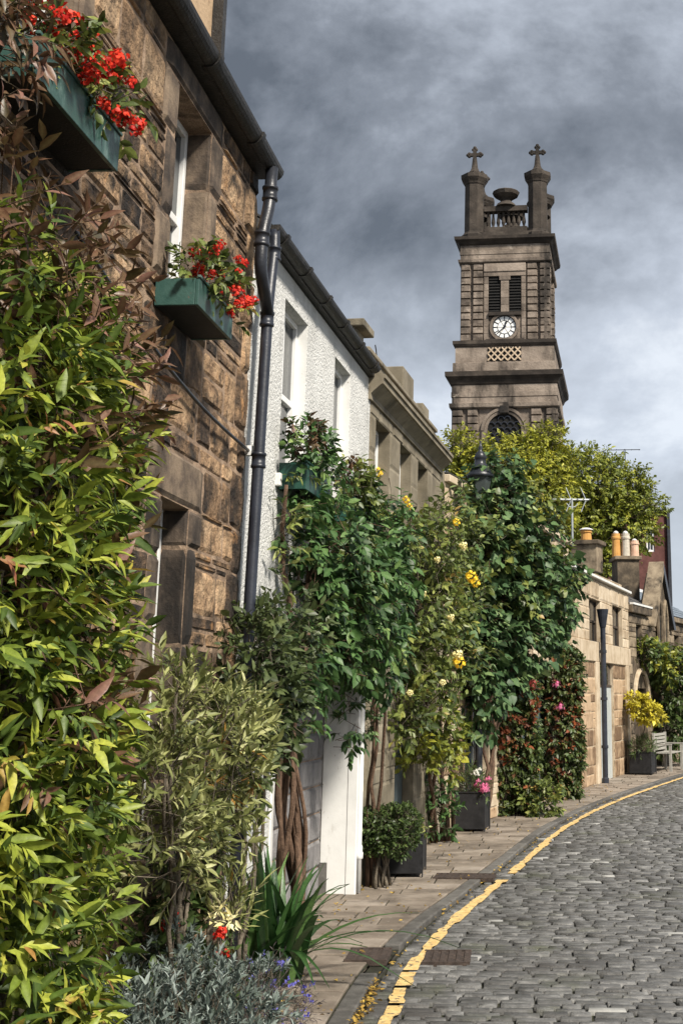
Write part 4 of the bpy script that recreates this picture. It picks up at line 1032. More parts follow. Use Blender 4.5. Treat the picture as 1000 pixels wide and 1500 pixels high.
# parapet stage: base, balustrades, turrets, crosses, urn
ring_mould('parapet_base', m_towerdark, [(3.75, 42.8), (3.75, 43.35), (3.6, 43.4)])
TUR = 2.95
def local_bal(rot):
    c, s = math.cos(rot), math.sin(rot)
    def tr(m):
        m.v = [(x*c-y*s, x*s+y*c, z) for x, y, z in m.v]; return m
    return tr
for k in range(4):
    tr = local_bal(k*math.pi/2); yb = -TUR
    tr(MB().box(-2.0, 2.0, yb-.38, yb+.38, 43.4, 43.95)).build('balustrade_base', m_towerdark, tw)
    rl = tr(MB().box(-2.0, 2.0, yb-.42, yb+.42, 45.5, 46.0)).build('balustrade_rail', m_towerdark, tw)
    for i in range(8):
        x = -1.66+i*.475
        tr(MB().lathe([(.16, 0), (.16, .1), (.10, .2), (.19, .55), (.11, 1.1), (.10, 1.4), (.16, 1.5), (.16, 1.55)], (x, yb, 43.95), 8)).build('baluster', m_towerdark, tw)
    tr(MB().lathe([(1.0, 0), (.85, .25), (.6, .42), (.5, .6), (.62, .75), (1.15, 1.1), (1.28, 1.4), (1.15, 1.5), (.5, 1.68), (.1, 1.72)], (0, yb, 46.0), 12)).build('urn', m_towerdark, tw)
for sx, sy in ((-1, -1), (1, -1), (-1, 1), (1, 1)):
    c = (sx*TUR, sy*TUR, 42.82); h = 0 if sy < 0 else -.35
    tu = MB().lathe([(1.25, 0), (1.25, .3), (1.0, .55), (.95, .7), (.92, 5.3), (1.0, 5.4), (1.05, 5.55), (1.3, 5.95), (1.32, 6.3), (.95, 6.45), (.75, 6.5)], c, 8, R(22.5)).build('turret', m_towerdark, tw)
    cr = MB(); cc = (c[0], c[1], c[2]+6.48)
    cr.lathe([(.60, 0), (.60, .25), (.42, .42), (.30, .75), (.20, 1.7)], cc, 8)
    zz = cc[2]+2.05
    cr.box(cc[0]-.16, cc[0]+.16, cc[1]-.16, cc[1]+.16, cc[2]+1.65, zz+.45); cr.box(cc[0]-.52, cc[0]+.52, cc[1]-.14, cc[1]+.14, zz-.15, zz+.15)
    for dx, dz in ((-.52, 0), (.52, 0), (0, .52)):
        for ox, oz in ((0, .13), (0, -.13), (.14*np.sign(dx) if dx else .13, 0), ((-.13 if not dx else 0), 0), (0, .2 if dz else 0)):
            cr.lathe([(.02, -.17), (.14, -.1), (.17, 0), (.14, .1), (.02, .17)], (cc[0]+dx+ox, cc[1], zz+dz+oz), 8)
    cr.build('cross_finial', m_towerdark, tu)
# ------------------------------------------------------------------ plants
def blob(x, y, Y, rx, ry, rd=None):
    """ellipsoid seen at photo pixel x, y, Y metres ahead; rx, ry in pixels there, rd depth in metres"""
    c = at(x, y, Y); k = (Y*math.cos(PITCH)+(c.z-EYE)*math.sin(PITCH))/FPX
    return (c, (rx*k, rd if rd else rx*k, ry*k))
def behind_wall(off=.03):
    def f(p): 
        return p[:, 0] > np.interp(p[:, 1], [a[1] for a in FL], [a[0] for a in FL])+off
    return f
def plant(name, label, cat, loc_, group=None): return empty(name, label, cat, loc_, 0, group)
def stem(root, pts, r, mat=None, name='stem', n=7, kind=None):
    o = root.location; P = [Vector(p)-o for p in pts]
    rr = r if hasattr(r, '__len__') else list(np.linspace(r, r*.45, len(P)))
    return MB().tube(P, rr, n).build(name, mat or m_greybark, root, smooth=True, kind=kind)
def wander(a, b, n, amp, q):
    a, b = Vector(a), Vector(b); out = []
    for k in range(n+1):
        t = k/n; p = a.lerp(b, t); s = math.sin(math.pi*t)
        out.append(p+Vector((q.uniform(-amp, amp)*s, q.uniform(-amp, amp)*s, 0)))
    return out

# ---- large broad-leaved shrub against the stone house
rng = np.random.default_rng(11)
rt = plant('broad_leaf_shrub', 'huge glossy green shrub climbing the near stone house wall', 'shrub', (-1.75, 4.9, 0))
BL = [((-1.78, 4.75, .50), (.26, .55, .62)), ((-1.80, 5.0, 1.0), (.25, .55, .6)), ((-1.80, 4.8, 1.55), (.26, .65, .55)), ((-1.82, 5.15, 1.85), (.24, .48, .5)),
      ((-1.82, 4.7, 2.4), (.25, .65, .5)), ((-1.85, 5.2, 2.62), (.22, .45, .45)), ((-1.84, 4.7, 3.0), (.22, .6, .36)), ((-1.86, 5.2, 3.15), (.16, .34, .26))]
P, N = s_blobs(BL, 1450, rng, inner=.3, clip=behind_wall(.0))
pos, M, Dm, kk = twigs(P, N, 10, .086, rng, twig=.16, up=.45, droop=.3, spread=.85, jit=.55, size=.34)
tn = (rng.normal(.48, .15, len(P))[kk]+rng.normal(0, .13, len(pos))).clip(0, 1)
ok = behind_wall(.0)(pos); pos, M, tn = pos[ok], M[ok], tn[ok]
o_ = np.array(rt.location[:])
# the leaves that show largest are single parts, the rest one mass
cam_ = np.array([0, 0, EYE]); dist = np.linalg.norm(pos-cam_, axis=1)
fw = pos[:, 1]*math.cos(PITCH)+(pos[:, 2]-EYE)*math.sin(PITCH); sx = PX+FPX*pos[:, 0]/fw; sy = PY-FPX*((pos[:, 2]-EYE)*math.cos(PITCH)-pos[:, 1]*math.sin(PITCH))/fw
inn = (sx > -5) & (sx < 330) & (sy > 200) & (sy < 1500)
out = np.zeros(len(pos))
for c, s in BL: out = np.maximum(out, -np.linalg.norm((pos-np.array(c))/np.array(s), axis=1))
facing = np.abs(np.einsum('ni,ni->n', unit(M[:, :, 2]), unit(cam_-pos)))
score = np.linalg.norm(M[:, :, 0], axis=1)/dist*facing*np.where(out > -.95, .2, 1)*np.where(inn, 1, 0)
# spread the picks over the visible face: nearest leaf along each line of sight first
cell = {}
for i in np.argsort(-score):
    if score[i] <= 0: break
    key = (int(sx[i]//14), int(sy[i]//16)); 
    if key not in cell or dist[i] < dist[cell[key]]: cell[key] = i
pick = sorted(cell.values(), key=lambda i: -score[i])[:300]
mask = np.ones(len(pos), bool); mask[pick] = False
newobj('foliage', leaves_mesh('foliage', pos[mask]-o_, M[mask], tn[mask], 'lance', g_shrub), rt, 'stuff')
lv = [leaves_mesh('leaf', np.zeros((1, 3)), np.eye(3)[None], np.array([(i+.5)/14]), 'lance', g_shrub) for i in range(14)]
for i in pick:
    o = newobj('leaf', lv[min(13, int(tn[i]*14))], rt)
    mm = Matrix([list(M[i][0])+[pos[i][0]-o_[0]], list(M[i][1])+[pos[i][1]-o_[1]], list(M[i][2])+[pos[i][2]-o_[2]], [0, 0, 0, 1]]); o.matrix_basis = mm
q = random.Random(2)
for i in range(12):
    b = BL[q.randrange(len(BL))]; stem(rt, wander((-1.78, 4.3+q.random()*1.0, 0), (b[0][0], b[0][1]+q.uniform(-.3, .3), b[0][2]+q.uniform(-.1, .3)), 6, .06, q), .018)
# bronze young shoots at the top
P, N = s_blobs([((-1.78, 5.25, 3.36), (.16, .40, .2)), ((-1.78, 4.75, 3.42), (.2, .5, .16)), ((-1.76, 5.55, 2.75), (.10, .2, .3)), ((-1.74, 5.6, 3.1), (.10, .25, .2)), ((-1.72, 5.45, 2.0), (.08, .15, .5)), ((-1.80, 4.5, 3.5), (.16, .4, .16)), ((-1.82, 4.9, 3.6), (.12, .4, .14)), ((-1.62, 4.9, 2.9), (.1, .4, .4)), ((-1.6, 4.9, 1.9), (.08, .4, .6))], 190, rng, inner=.1, clip=behind_wall(.02))
foliage(rt, P, N, 8, .09, 'lance', g_bronze, 12, name='young_foliage', twig=.17, up=.6, droop=.15, stemmat=m_bark)
cf = ball_mesh('flower', p_coral, rng, 10, .8)
put('flower', cf, rt, at(171, 857, 5.6), .035)
# plant trailing beside the first window box
rt = plant('hanging_bronze_plant', 'bronze leaved plant hanging at the top left corner', 'plant', at(10, 60, 4.4))
P, N = s_blobs([blob(-5, 55, 4.3, 45, 60, .2), blob(-30, 140, 4.2, 45, 60, .2), blob(12, 15, 4.5, 32, 36, .15)], 85, rng, inner=.3, clip=behind_wall(.02))
foliage(rt, P, N, 8, .075, 'lance', g_bronze, 13, twig=.12, up=.1, droop=.5)

# ---- window boxes with geraniums
def window_box(name, label, P_, az, u0, u1, z0, z1, dep, mat):
    b = loc(P_, az, (u0+u1)/2, 0, z0); t = empty(name, label, 'window box', b, R(90-az)); h = (u1-u0)/2; H_ = z1-z0
    box('front_board', mat, t, -h, h, -dep, -dep+.02, 0, H_, bevel=.003)
    box('end_board', mat, t, -h, -h+.02, -dep+.021, -.012, 0, H_, bevel=.003); box('end_board', mat, t, h-.02, h, -dep+.021, -.012, 0, H_, bevel=.003)
    box('base_board', m_planter, t, -h+.021, h-.021, -dep+.021, -.012, .004, .024); box('back_board', mat, t, -h+.021, h-.021, -.03, -.012, .025, H_)  # base board coloured black to stand for the shade under the box
    box('soil', m_soil, t, -h+.021, h-.021, -dep+.021, -.031, .025, H_-.03)
    box('rim', mat, t, -h-.008, h+.008, -dep-.008, -dep+.012, H_+.001, H_+.016, bevel=.003)
    return t
GER = [ball_mesh('flower_head', p_red, np.random.default_rng(i), 46, .5) for i in range(4)]
def geranium(label, P_, az, u0, u1, z, dep, fl, seed, n=90, fr=.042, mat=g_rose, over=.12, rise=.16, blooms=GER, L=.055, kind='oval'):
    rng = np.random.default_rng(seed); q = random.Random(seed); t = plant('geranium', label, 'flowering plant', loc(P_, az, (u0+u1)/2, -dep/2, z))
    bl = []
    for k in range(5):
        u = u0+(u1-u0)*(k+.5)/5; bl.append((loc(P_, az, u, -dep*.75, z+.05), (.13, .13, rise*.8)))
    P, N = s_blobs(bl, n, rng, inner=.35, clip=behind_wall(.02)); foliage(t, P, N, 7, L, kind, mat, seed, twig=.09, up=.3, droop=.35)
    for i in range(fl):
        u = u0+(u1-u0)*q.random(); p = loc(P_, az, u, -dep*q.uniform(.6, 1.5), z+q.uniform(-over, rise+.10))
        base = loc(P_, az, u+q.uniform(-.06, .06), -dep*.6, z)
        f = put('flower_head', blooms[i % len(blooms)], t, p, fr*q.uniform(.75, 1.2), (q.uniform(-.6, .6), q.uniform(-.6, .6), q.random()*6))
        stem(t, [base, base.lerp(p, .5)+Vector((0, 0, .03)), p], .003, name='stalk', n=5)
    return t
window_box('window_box', 'larger green window box on stone house at top left', A, AZ1, -3.84, -2.92, 4.06, 4.23, .23, m_green)
window_box('window_box', 'green window box beside the black pipes, full of red geraniums', A, AZ1, -1.66, -.95, 3.83, 3.98, .25, m_green)
geranium('red geraniums trailing from the top left window box', A, AZ1, -3.8, -2.86, 4.25, .22, 34, 31, n=110, over=.02, rise=.12)
geranium('red geraniums in the window box beside the black pipes', A, AZ1, -1.60, -.92, 4.0, .26, 44, 32, n=85, fr=.034, over=.06, rise=.13)
for u0, u1, lb in ((1.3, 2.14, 'nearer'), (3.15, 3.97, 'farther')):
    window_box('window_box', 'dark green window box under the %s white house window' % lb, A, AZ2, u0, u1, 3.30, 3.50, .22, m_darkgreen)
    rng = np.random.default_rng(int(u0*10)); t = plant('window_box_plant', 'leafy plant spilling from the %s white house window box' % lb, 'plant', loc(A, AZ2, (u0+u1)/2, -.1, 3.5))
    bl = [(loc(A, AZ2, u0+(u1-u0)*f, -.16, 3.56+.12*math.sin(f*5)), (.15, .15, .17)) for f in (.1, .35, .6, .85)]
    P, N = s_blobs(bl, 130, rng, inner=.3, clip=behind_wall(.03)); foliage(t, P, N, 7, .06, 'oval', g_rose if lb == 'farther' else g_dark, 50+int(u0), twig=.1, droop=.4)
    P, N = s_blobs([(loc(A, AZ2, u0+.12, -.16, 3.72), (.1, .1, .1))], 16, rng, inner=.2); foliage(t, P, N, 7, .06, 'oval', g_bronze, 55, name='bronze_foliage', twig=.09)

# ---- pale olive shrub
rng = np.random.default_rng(21)
rt = plant('pale_shrub', 'pale olive narrow leaved shrub in front of the lower stone window', 'shrub', (-1.62, 7.0, 0))
BL = [((-1.58, 6.3, 1.35), (.20, .40, .34)), ((-1.52, 6.9, 1.50), (.24, .45, .34)), ((-1.54, 7.35, 1.60), (.20, .42, .24)), ((-1.58, 7.2, 1.16), (.18, .36, .24)), ((-1.60, 6.6, 1.14), (.18, .35, .20)), ((-1.50, 7.75, 1.62), (.16, .25, .14)), ((-1.60, 6.5, 1.72), (.12, .3, .2))]
P, N = s_blobs(BL, 430, rng, inner=.28, clip=behind_wall(.02)); foliage(rt, P, N, 10, .068, 'lance', g_pale, 22, twig=.10, up=.6, droop=.05, spread=.8, size=.25)
q = random.Random(6)
for i in range(9):
    b = BL[i % len(BL)]; stem(rt, wander((-1.62+q.uniform(-.08, .08), 6.9+q.uniform(-.25, .3), 0), (b[0][0], b[0][1], b[0][2]+.1), 6, .05, q), .016)
P, N = s_blobs([((-1.52, 6.9, 1.42), (.22, .3, .12))], 22, rng, inner=.2); foliage(rt, P, N, 8, .05, 'narrow', lmat('rusty_leaf', [(0, (.20, .09, .015)), (1, (.42, .22, .04))]), 23, name='rusty_foliage', twig=.08, stems=False)
# dark filler shrub by the pipe foot
rt = plant('dark_climber', 'dark green climber bunched round the foot of the downpipe', 'climber', (-1.62, 8.9, 0))
BL = [((-1.60, 8.6, 2.02), (.20, .4, .32)), ((-1.58, 8.9, 1.75), (.22, .4, .3)), ((-1.62, 8.5, 1.55), (.18, .4, .35)), ((-1.52, 9.2, 2.2), (.18, .3, .3))]
P, N = s_blobs(BL, 420, rng, inner=.3, clip=behind_wall(.02)); foliage(rt, P, N, 8, .062, 'oval', lmat('olive_climber_leaf', [(0, (.010, .022, .006)), (.5, (.040, .062, .018)), (1, (.13, .16, .06))]), 24, twig=.1)
for i in range(4): stem(rt, wander((-1.66, 8.6+.15*i, 0), (-1.6, 8.6+.2*i, 1.7), 6, .05, q), .018)

# ---- vine over the white house
rng = np.random.default_rng(31); q = random.Random(31)
rt = plant('vine', 'dark green vine with thick twisted trunk over the white house', 'climber', (-1.55, 9.95, 0))
BL = [blob(425, 760, 9.9, 34, 60, .3), blob(470, 800, 10.6, 60, 50, .45), blob(440, 880, 10.3, 50, 70, .4), blob(500, 880, 11.2, 60, 75, .5), blob(545, 860, 12.2, 46, 70, .5), blob(520, 950, 12.0, 46, 46, .4), blob(560, 800, 12.9, 36, 45, .45),
      blob(415, 980, 9.6, 36, 60, .25), blob(556, 930, 12.6, 26, 60, .35), blob(470, 940, 10.9, 55, 55, .35), blob(500, 760, 12.0, 50, 40, .4), blob(455, 720, 11.0, 30, 40, .25), blob(436, 1030, 10.2, 22, 50, .2), blob(500, 1050, 12.2, 14, 45, .12)]
P, N = s_blobs(BL, 1050, rng, inner=.3, rough=.24, clip=behind_wall(.04))
foliage(rt, P, N, 8, .090, 'oval', g_dark, 32, twig=.17, up=.1, droop=.6, spread=.9, size=.3, stemmat=m_bark)
P, N = s_blobs([blob(412, 790, 9.4, 16, 60, .2), blob(424, 700, 9.8, 22, 40, .2), blob(500, 830, 10.9, 40, 60, .3), blob(565, 790, 12.6, 30, 30, .3)], 90, rng, inner=.2, clip=behind_wall(.04))
foliage(rt, P, N, 8, .075, 'lance', g_rose, 33, name='light_foliage', twig=.15, up=.2, droop=.5)
for i in range(15):                                       # twisted trunk of many strands
    ph = i*.63+q.uniform(-.4, .4); pts = []; tws = q.uniform(1.5, 5.5); wob = q.uniform(.02, .06); wp = q.uniform(0, 6)
    for k in range(15):
        t = k/14; a = ph+t*tws; r_ = .045+.03*math.sin(7*t+i)+.03*t+.10*(1-t)**4*(i % 3)*.5
        pts.append(Vector((-1.58+.9*r_*math.cos(a)+.03*math.sin(6*t)+wob*math.sin(9*t+wp), 10.05+r_*2*math.sin(a)-.12*t+wob*math.cos(11*t+wp), t*2.3)))
    stem(rt, pts, [(.026-.008*k/14)*(.7+.6*((i*7) % 5)/5) for k in range(15)], m_bark, name='trunk_strand')
for e_, b in (((-1.3, 12.6, 2.6), 0), ((-1.35, 11.6, 3.2), 0), ((-1.6, 9.4, 3.3), 0), ((-1.5, 10.6, 3.5), 0)): stem(rt, wander((-1.58, 10.0, 2.1), e_, 8, .08, q), .03, m_bark)
rt = plant('slim_climber', 'slim bare stemmed climber rising beside the white door jamb', 'climber', (-1.32, 13.5, 0))
for i in range(4): stem(rt, wander((-1.34+.03*i, 13.45+.06*i, 0), (-1.30+.04*i, 13.3-.2*i, 2.6), 8, .06, q), .022, m_bark)
P, N = s_blobs([blob(512, 1010, 13.0, 16, 40, .15), blob(530, 1050, 13.2, 14, 40, .15), blob(500, 1070, 13.0, 10, 22, .1)], 70, rng, inner=.3); foliage(rt, P, N, 7, .075, 'lance', g_dark, 36, twig=.12, droop=.7)

# ---- rose
rng = np.random.default_rng(41); q = random.Random(41)
rt = plant('climbing_rose', 'tall climbing rose with yellow blooms on the parapet house', 'climber', (-.86, 17.3, 0))
BL = [blob(590, 790, 15.0, 34, 36, .4), blob(630, 800, 15.6, 40, 46, .45), blob(655, 870, 16.2, 42, 60, .5), blob(615, 880, 15.2, 42, 60, .5), blob(640, 960, 16.0, 46, 60, .5), blob(600, 960, 14.9, 32, 50, .4), blob(665, 780, 16.6, 28, 40, .35), blob(590, 1050, 14.8, 28, 36, .35), blob(625, 1030, 15.6, 36, 44, .4)]
P, N = s_blobs(BL, 900, rng, inner=.4, rough=.28, clip=behind_wall(.03)); foliage(rt, P, N, 7, .085, 'oval', g_rose, 42, twig=.18, up=.2, droop=.3, size=.3)
P, N = s_blobs([blob(640, 1075, 16.0, 34, 34, .35), blob(610, 1090, 15.5, 26, 30, .3), blob(655, 1110, 16.4, 18, 24, .25)], 150, rng, inner=.3); foliage(rt, P, N, 7, .085, 'oval', g_lime, 43, name='yellow_foliage', twig=.14)
RO = [ball_mesh('bloom', p_yel, rng, 34, .75), ball_mesh('bloom', p_cream, rng, 34, .75)]
for x, y, c, s in ((553, 692, 0, .10), (595, 732, 0, .07), (600, 742, 0, .06), (575, 755, 1, .06), (668, 765, 0, .07), (678, 800, 1, .08), (690, 845, 0, .11), (696, 853, 0, .09), (670, 960, 1, .10), (672, 970, 0, .11), (660, 905, 1, .07), (640, 820, 1, .06), (620, 870, 1, .06), (585, 800, 1, .05), (648, 1000, 1, .06), (600, 1015, 1, .06)):
    put('bloom', RO[c], rt, at(x, y, 14.3), s*.55, (R(70), 0, R(q.uniform(-40, 40))))
for x, y, Y in ((553, 692, 14.4), (597, 735, 14.6), (570, 700, 14.4), (640, 730, 15.5)):
    p = at(x, y, Y-.1); stem(rt, wander(at(x+15, 860, Y+.4), p, 6, .06, q), .010)
for i in range(6): stem(rt, wander((-.92+.05*i, 17.35+.04*i, 0), (-.95+.05*i, 16.0+.2*i, 2.2+.3*i), 8, .08, q), .03, m_bark)
P, N = s_blobs([blob(648, 1195, 17.2, 20, 30, .2), blob(640, 1150, 17.0, 18, 30, .2)], 60, rng, inner=.3); foliage(rt, P, N, 7, .08, 'oval', g_dark, 44, name='low_foliage', twig=.12)

# ---- ivy over the lamp and the ivy house
rng = np.random.default_rng(51); q = random.Random(51)
rt = plant('ivy', 'dense dark ivy mass smothering the street lamp and house front', 'ivy', (.0, 20.2, 0))
BL = [blob(672, 752, 18.9, 26, 32, .35), blob(728, 745, 19.6, 36, 54, .45), blob(700, 805, 19.1, 40, 44, .45), blob(755, 800, 20.2, 42, 56, .5), blob(722, 875, 19.7, 46, 62, .5), blob(780, 860, 20.8, 42, 56, .5), blob(694, 945, 19.2, 34, 56, .4), blob(748, 935, 20.2, 46, 46, .5), blob(806, 905, 21.4, 26, 34, .35),
      blob(696, 1025, 19.3, 26, 48, .35), blob(735, 990, 20.0, 32, 26, .4), blob(664, 870, 18.7, 16, 66, .3), blob(732, 700, 19.8, 22, 22, .3), blob(824, 850, 21.6, 20, 30, .3)]
P, N = s_blobs(BL, 1700, rng, inner=.3, rough=.25, clip=behind_wall(.03)); foliage(rt, P, N, 6, .115, 'ivy', g_ivy, 52, twig=.2, up=.1, droop=.6, spread=.9, size=.28, stemmat=m_bark)
P, N = s_blobs([blob(765, 760, 20.0, 46, 50, .4), blob(795, 850, 20.8, 36, 50, .4), blob(750, 860, 19.8, 40, 60, .4), blob(715, 800, 19, 30, 50, .4)], 260, rng, inner=.1); foliage(rt, P, N, 6, .10, 'ivy', g_rose, 53, name='light_foliage', twig=.2, droop=.5)
for i in range(6): stem(rt, wander((-.45+.03*i, 19.3+.06*i, 0), (-.3+.1*i, 19.5+.12*i, 3.2), 8, .10, q), .03, m_bark)
# lamp
lp_ = at(703, 690, 19.2); t = empty('street_lamp', 'old black street lamp with pointed lantern rising out of ivy', 'street lamp', (lp_.x, lp_.y, 0))
zt = at(703, 645, 19.2).z; z0 = zt-.95
MB().lathe([(.11, 0), (.11, .5), (.07, .6), (.05, .8), (.04, z0-.1), (.06, z0-.05), (.09, z0)], n=12).build('post', m_iron, t, smooth=True)
MB().lathe([(.09, z0), (.17, z0+.38), (.165, z0+.38), (.085, z0+.01)], n=6).build('lantern_glass', m_lampglass, t)
MB().lathe([(.20, z0+.38), (.205, z0+.42), (.17, z0+.46), (.10, z0+.58), (.085, z0+.60), (.085, z0+.66), (.10, z0+.68), (.06, z0+.76), (.02, z0+.80), (.035, z0+.83), (.02, z0+.87), (.005, z0+.95)], n=14).build('lantern_cap', m_iron, t, smooth=True)
MB().tube([(-.25, 0, z0-.18), (.25, 0, z0-.18)], .015, 6).build('ladder_bar', m_iron, t)

# ---- hedge columns
def hedge_column(label, x0, x1, y0, y1, h, seed, mats):
    rng = np.random.default_rng(seed); t = plant('hedge_column', label, 'hedge', ((x0+x1)/2, (y0+y1)/2, 0))
    P, N = s_box(x0, x1, y0, y1, .03, h, 1150, rng, .035); foliage(t, P, N, 7, .072, 'oval', mats[0], seed, twig=.07, up=-.1, droop=.7)
    P, N = s_box(x0+.1, x1-.1, y0+.1, y1-.1, .0, h-.1, 350, rng, .03); foliage(t, P, N, 6, .08, 'oval', g_box, seed+2, name='inner_foliage', twig=.05, stems=False)  # darker leaf colour inside stands for the shade within the hedge
    P, N = s_box(x1-.14, x1+.04, y0-.02, y1, .03, h*.98, 330, rng, .03); foliage(t, P, N, 7, .075, 'oval', mats[1], seed+3, name='green_foliage', twig=.07, droop=.6, stems=False)
    stem(t, [((x0+x1)/2, (y0+y1)/2, 0), ((x0+x1)/2, (y0+y1)/2, h*.9)], .06, m_bark)
    return t
hg = hedge_column('nearer hedge column with russet leaves beside the pink planter', -.14, .42, 21.0, 21.8, 2.35, 61, (g_hedge, g_hedgeg))
hg2 = hedge_column('farther hedge column with red leaves beside the cream house', .72, 1.28, 24.3, 25.0, 2.62, 64, (g_hedge, g_hedgeg))
rng = np.random.default_rng(66)
P, N = s_blobs([((.52, 21.2, .28), (.26, .3, .3)), ((.62, 21.0, .14), (.2, .2, .14))], 110, rng, inner=.3); foliage(hg, P, N, 7, .085, 'oval', g_rose, 67, name='low_foliage', twig=.1)
RD = ball_mesh('bloom', p_coral, rng, 22, .6); PK = ball_mesh('bloom', p_pink, rng, 22, .6)
rs = lmat('red_autumn_leaf', [(0, (.075, .014, .008)), (.6, (.16, .034, .014)), (1, (.32, .075, .022))])
P, N = s_blobs([((1.20, 24.35, 1.55), (.12, .1, .5)), ((1.0, 24.28, 2.2), (.2, .1, .25)), ((1.0, 24.28, 1.2), (.2, .08, .7))], 120, rng, inner=.1); foliage(hg2, P, N, 6, .075, 'oval', rs, 68, name='red_foliage', twig=.07, stems=False)
P, N = s_blobs([((.25, 20.95, 1.75), (.2, .1, .4)), ((.1, 20.97, 1.3), (.2, .08, .5))], 85, rng, inner=.1); foliage(hg, P, N, 6, .075, 'oval', rs, 69, name='red_foliage', twig=.07, stems=False)
for x, y, m_ in ((815, 1004, PK), (820, 1037, PK)): put('bloom', m_, hg2, at(x, y, 24.15), .085)
for x, y in ((778, 1006), (780, 1000)): put('bloom', RD, hg, at(x, y, 20.85), .06)

# ---- topiary and planters on the pavement
rng = np.random.default_rng(71); q = random.Random(71)
rt = plant('box_topiary', 'clipped box bush with flat top on bare stems by white jamb', 'shrub', (-1.18, 13.45, 0))
P, N = s_box(-1.44, -.94, 13.25, 13.95, .36, .66, 1000, rng, .022); foliage(rt, P, N, 7, .032, 'oval', g_box, 72, twig=.05, up=.1, droop=.1)
P, N = s_box(-1.36, -1.02, 13.32, 13.85, .40, .60, 300, rng, .02); foliage(rt, P, N, 6, .04, 'oval', g_box, 73, name='inner_foliage', twig=.05, stems=False)
P, N = s_box(-1.42, -.96, 13.28, 13.92, .63, .67, 220, rng, .012); foliage(rt, P, N, 7, .032, 'oval', g_hedgeg, 74, name='top_foliage', twig=.05, up=.8, droop=0, stems=False)
for i in range(10): stem(rt, wander((-1.22+q.uniform(-.09, .12), 13.42+q.uniform(-.1, .12), 0), (-1.2+q.uniform(-.2, .24), 13.5+q.uniform(-.2, .25), .48), 5, .03, q), .017)
def planter(label, x0, x1, y0, y1, h, rz=0):
    t = empty('planter', label, 'planter', ((x0+x1)/2, (y0+y1)/2, .006), rz); a, b = (x1-x0)/2, (y1-y0)/2
    m = MB(); th = .03
    for f0, f1, f2, f3 in ((-a, a, -b, -b+th), (-a, a, b-th, b), (-a, -a+th, -b+th, b-th), (a-th, a, -b+th, b-th)): m.box(f0, f1, f2, f3, .03, h)
    m.build('side_boards', m_planter, t, bevel=.004)
    for sx in (-1, 1):
        for sy in (-1, 1): box('corner_post', m_planter, t, min(sx*a, sx*(a+.012)), max(sx*a, sx*(a+.012)), min(sy*b, sy*(b-.05)), max(sy*b, sy*(b-.05)), 0, h+.004)
    box('rim', m_planter, t, -a-.012, a+.012, -b-.012, -b+.02, h+.005, h+.02)
    box('soil', m_soil, t, -a+th, a-th, -b+th, b-th, .04, h-.03); return t
planter('low black planter behind the clipped box bush', -1.34, -.86, 14.12, 14.75, .40)
planter('square black planter holding pink flowers below the ivy', -.66, -.26, 18.7, 19.2, .50, R(-8))
planter('far black planter under the golden yellow bush', 3.02, 3.52, 31.9, 32.5, .5, R(-18))
rt = plant('white_flowered_plant', 'small white flowered plant in the low black planter', 'flowering plant', (-1.1, 14.4, .4))
P, N = s_blobs([((-1.1, 14.4, .46), (.2, .25, .12)), ((-.98, 14.2, .48), (.1, .1, .1))], 120, rng, inner=.3); foliage(rt, P, N, 7, .04, 'oval', g_rose, 75, twig=.07)
WF = ball_mesh('bloom', p_white, rng, 14, .6)
for i in range(8): put('bloom', WF, rt, (-1.0+q.uniform(-.1, .1), 14.18+q.uniform(-.1, .1), .54+q.uniform(-.03, .05)), .022)
rt = plant('pink_flowered_plant', 'pink and white flowered plant in the square planter below the ivy', 'flowering plant', (-.46, 18.95, .5))
P, N = s_blobs([((-.46, 18.95, .58), (.22, .25, .14)), ((-.58, 18.9, .66), (.12, .12, .2))], 150, rng, inner=.3); foliage(rt, P, N, 8, .07, 'narrow', g_hedgeg, 76, twig=.12, up=.6)
for i in range(16):
    put('bloom', PK, rt, (-.32+q.uniform(-.1, .1), 18.68+q.uniform(-.06, .1), .60+q.uniform(-.1, .1)), q.uniform(.03, .05))
for i in range(5): put('bloom', WF, rt, (-.40+q.uniform(-.05, .05), 18.7, .78+q.uniform(-.04, .05)), .04)
rt = plant('golden_bush', 'golden yellow bush on a slender stem in the far planter', 'shrub', (3.27, 32.2, .45))
P, N = s_blobs([((3.30, 32.0, 1.50), (.27, .3, .20)), ((3.48, 31.9, 1.36), (.22, .25, .14)), ((3.12, 32.1, 1.66), (.16, .2, .14))], 260, rng, inner=.3); foliage(rt, P, N, 7, .085, 'oval', g_yellow, 77, twig=.12)
stem(rt, wander((3.27, 32.2, .4), (3.3, 32.1, 1.5), 5, .04, q), .02)
P, N = s_blobs([((3.27, 32.2, .60), (.28, .32, .17))], 160, rng, inner=.3); foliage(rt, P, N, 7, .09, 'narrow', g_hedgeg, 78, name='low_foliage', twig=.12, up=.7)
# bench
bp_ = at(966, 1130, 33.9); t = empty('bench', 'bleached wooden bench beyond the golden bush', 'bench', (bp_.x, bp_.y, 0), R(70))
for x in (-.62, .62):
    for y_, h in ((-.42, .62), (0, .92)): box('leg', m_benchwood, t, x-.03, x+.03, y_-.03, y_+.03, 0, h)
    box('armrest', m_benchwood, t, x-.035, x+.035, -.46, .02, .63, .66)
for i in range(5): box('seat_slat', m_benchwood, t, -.66, .66, -.42+.085*i, -.42+.085*i+.065, .43, .455)
for i in range(5): box('back_slat', m_benchwood, t, -.66, .66, -.012, .018, .50+.085*i, .56+.085*i)
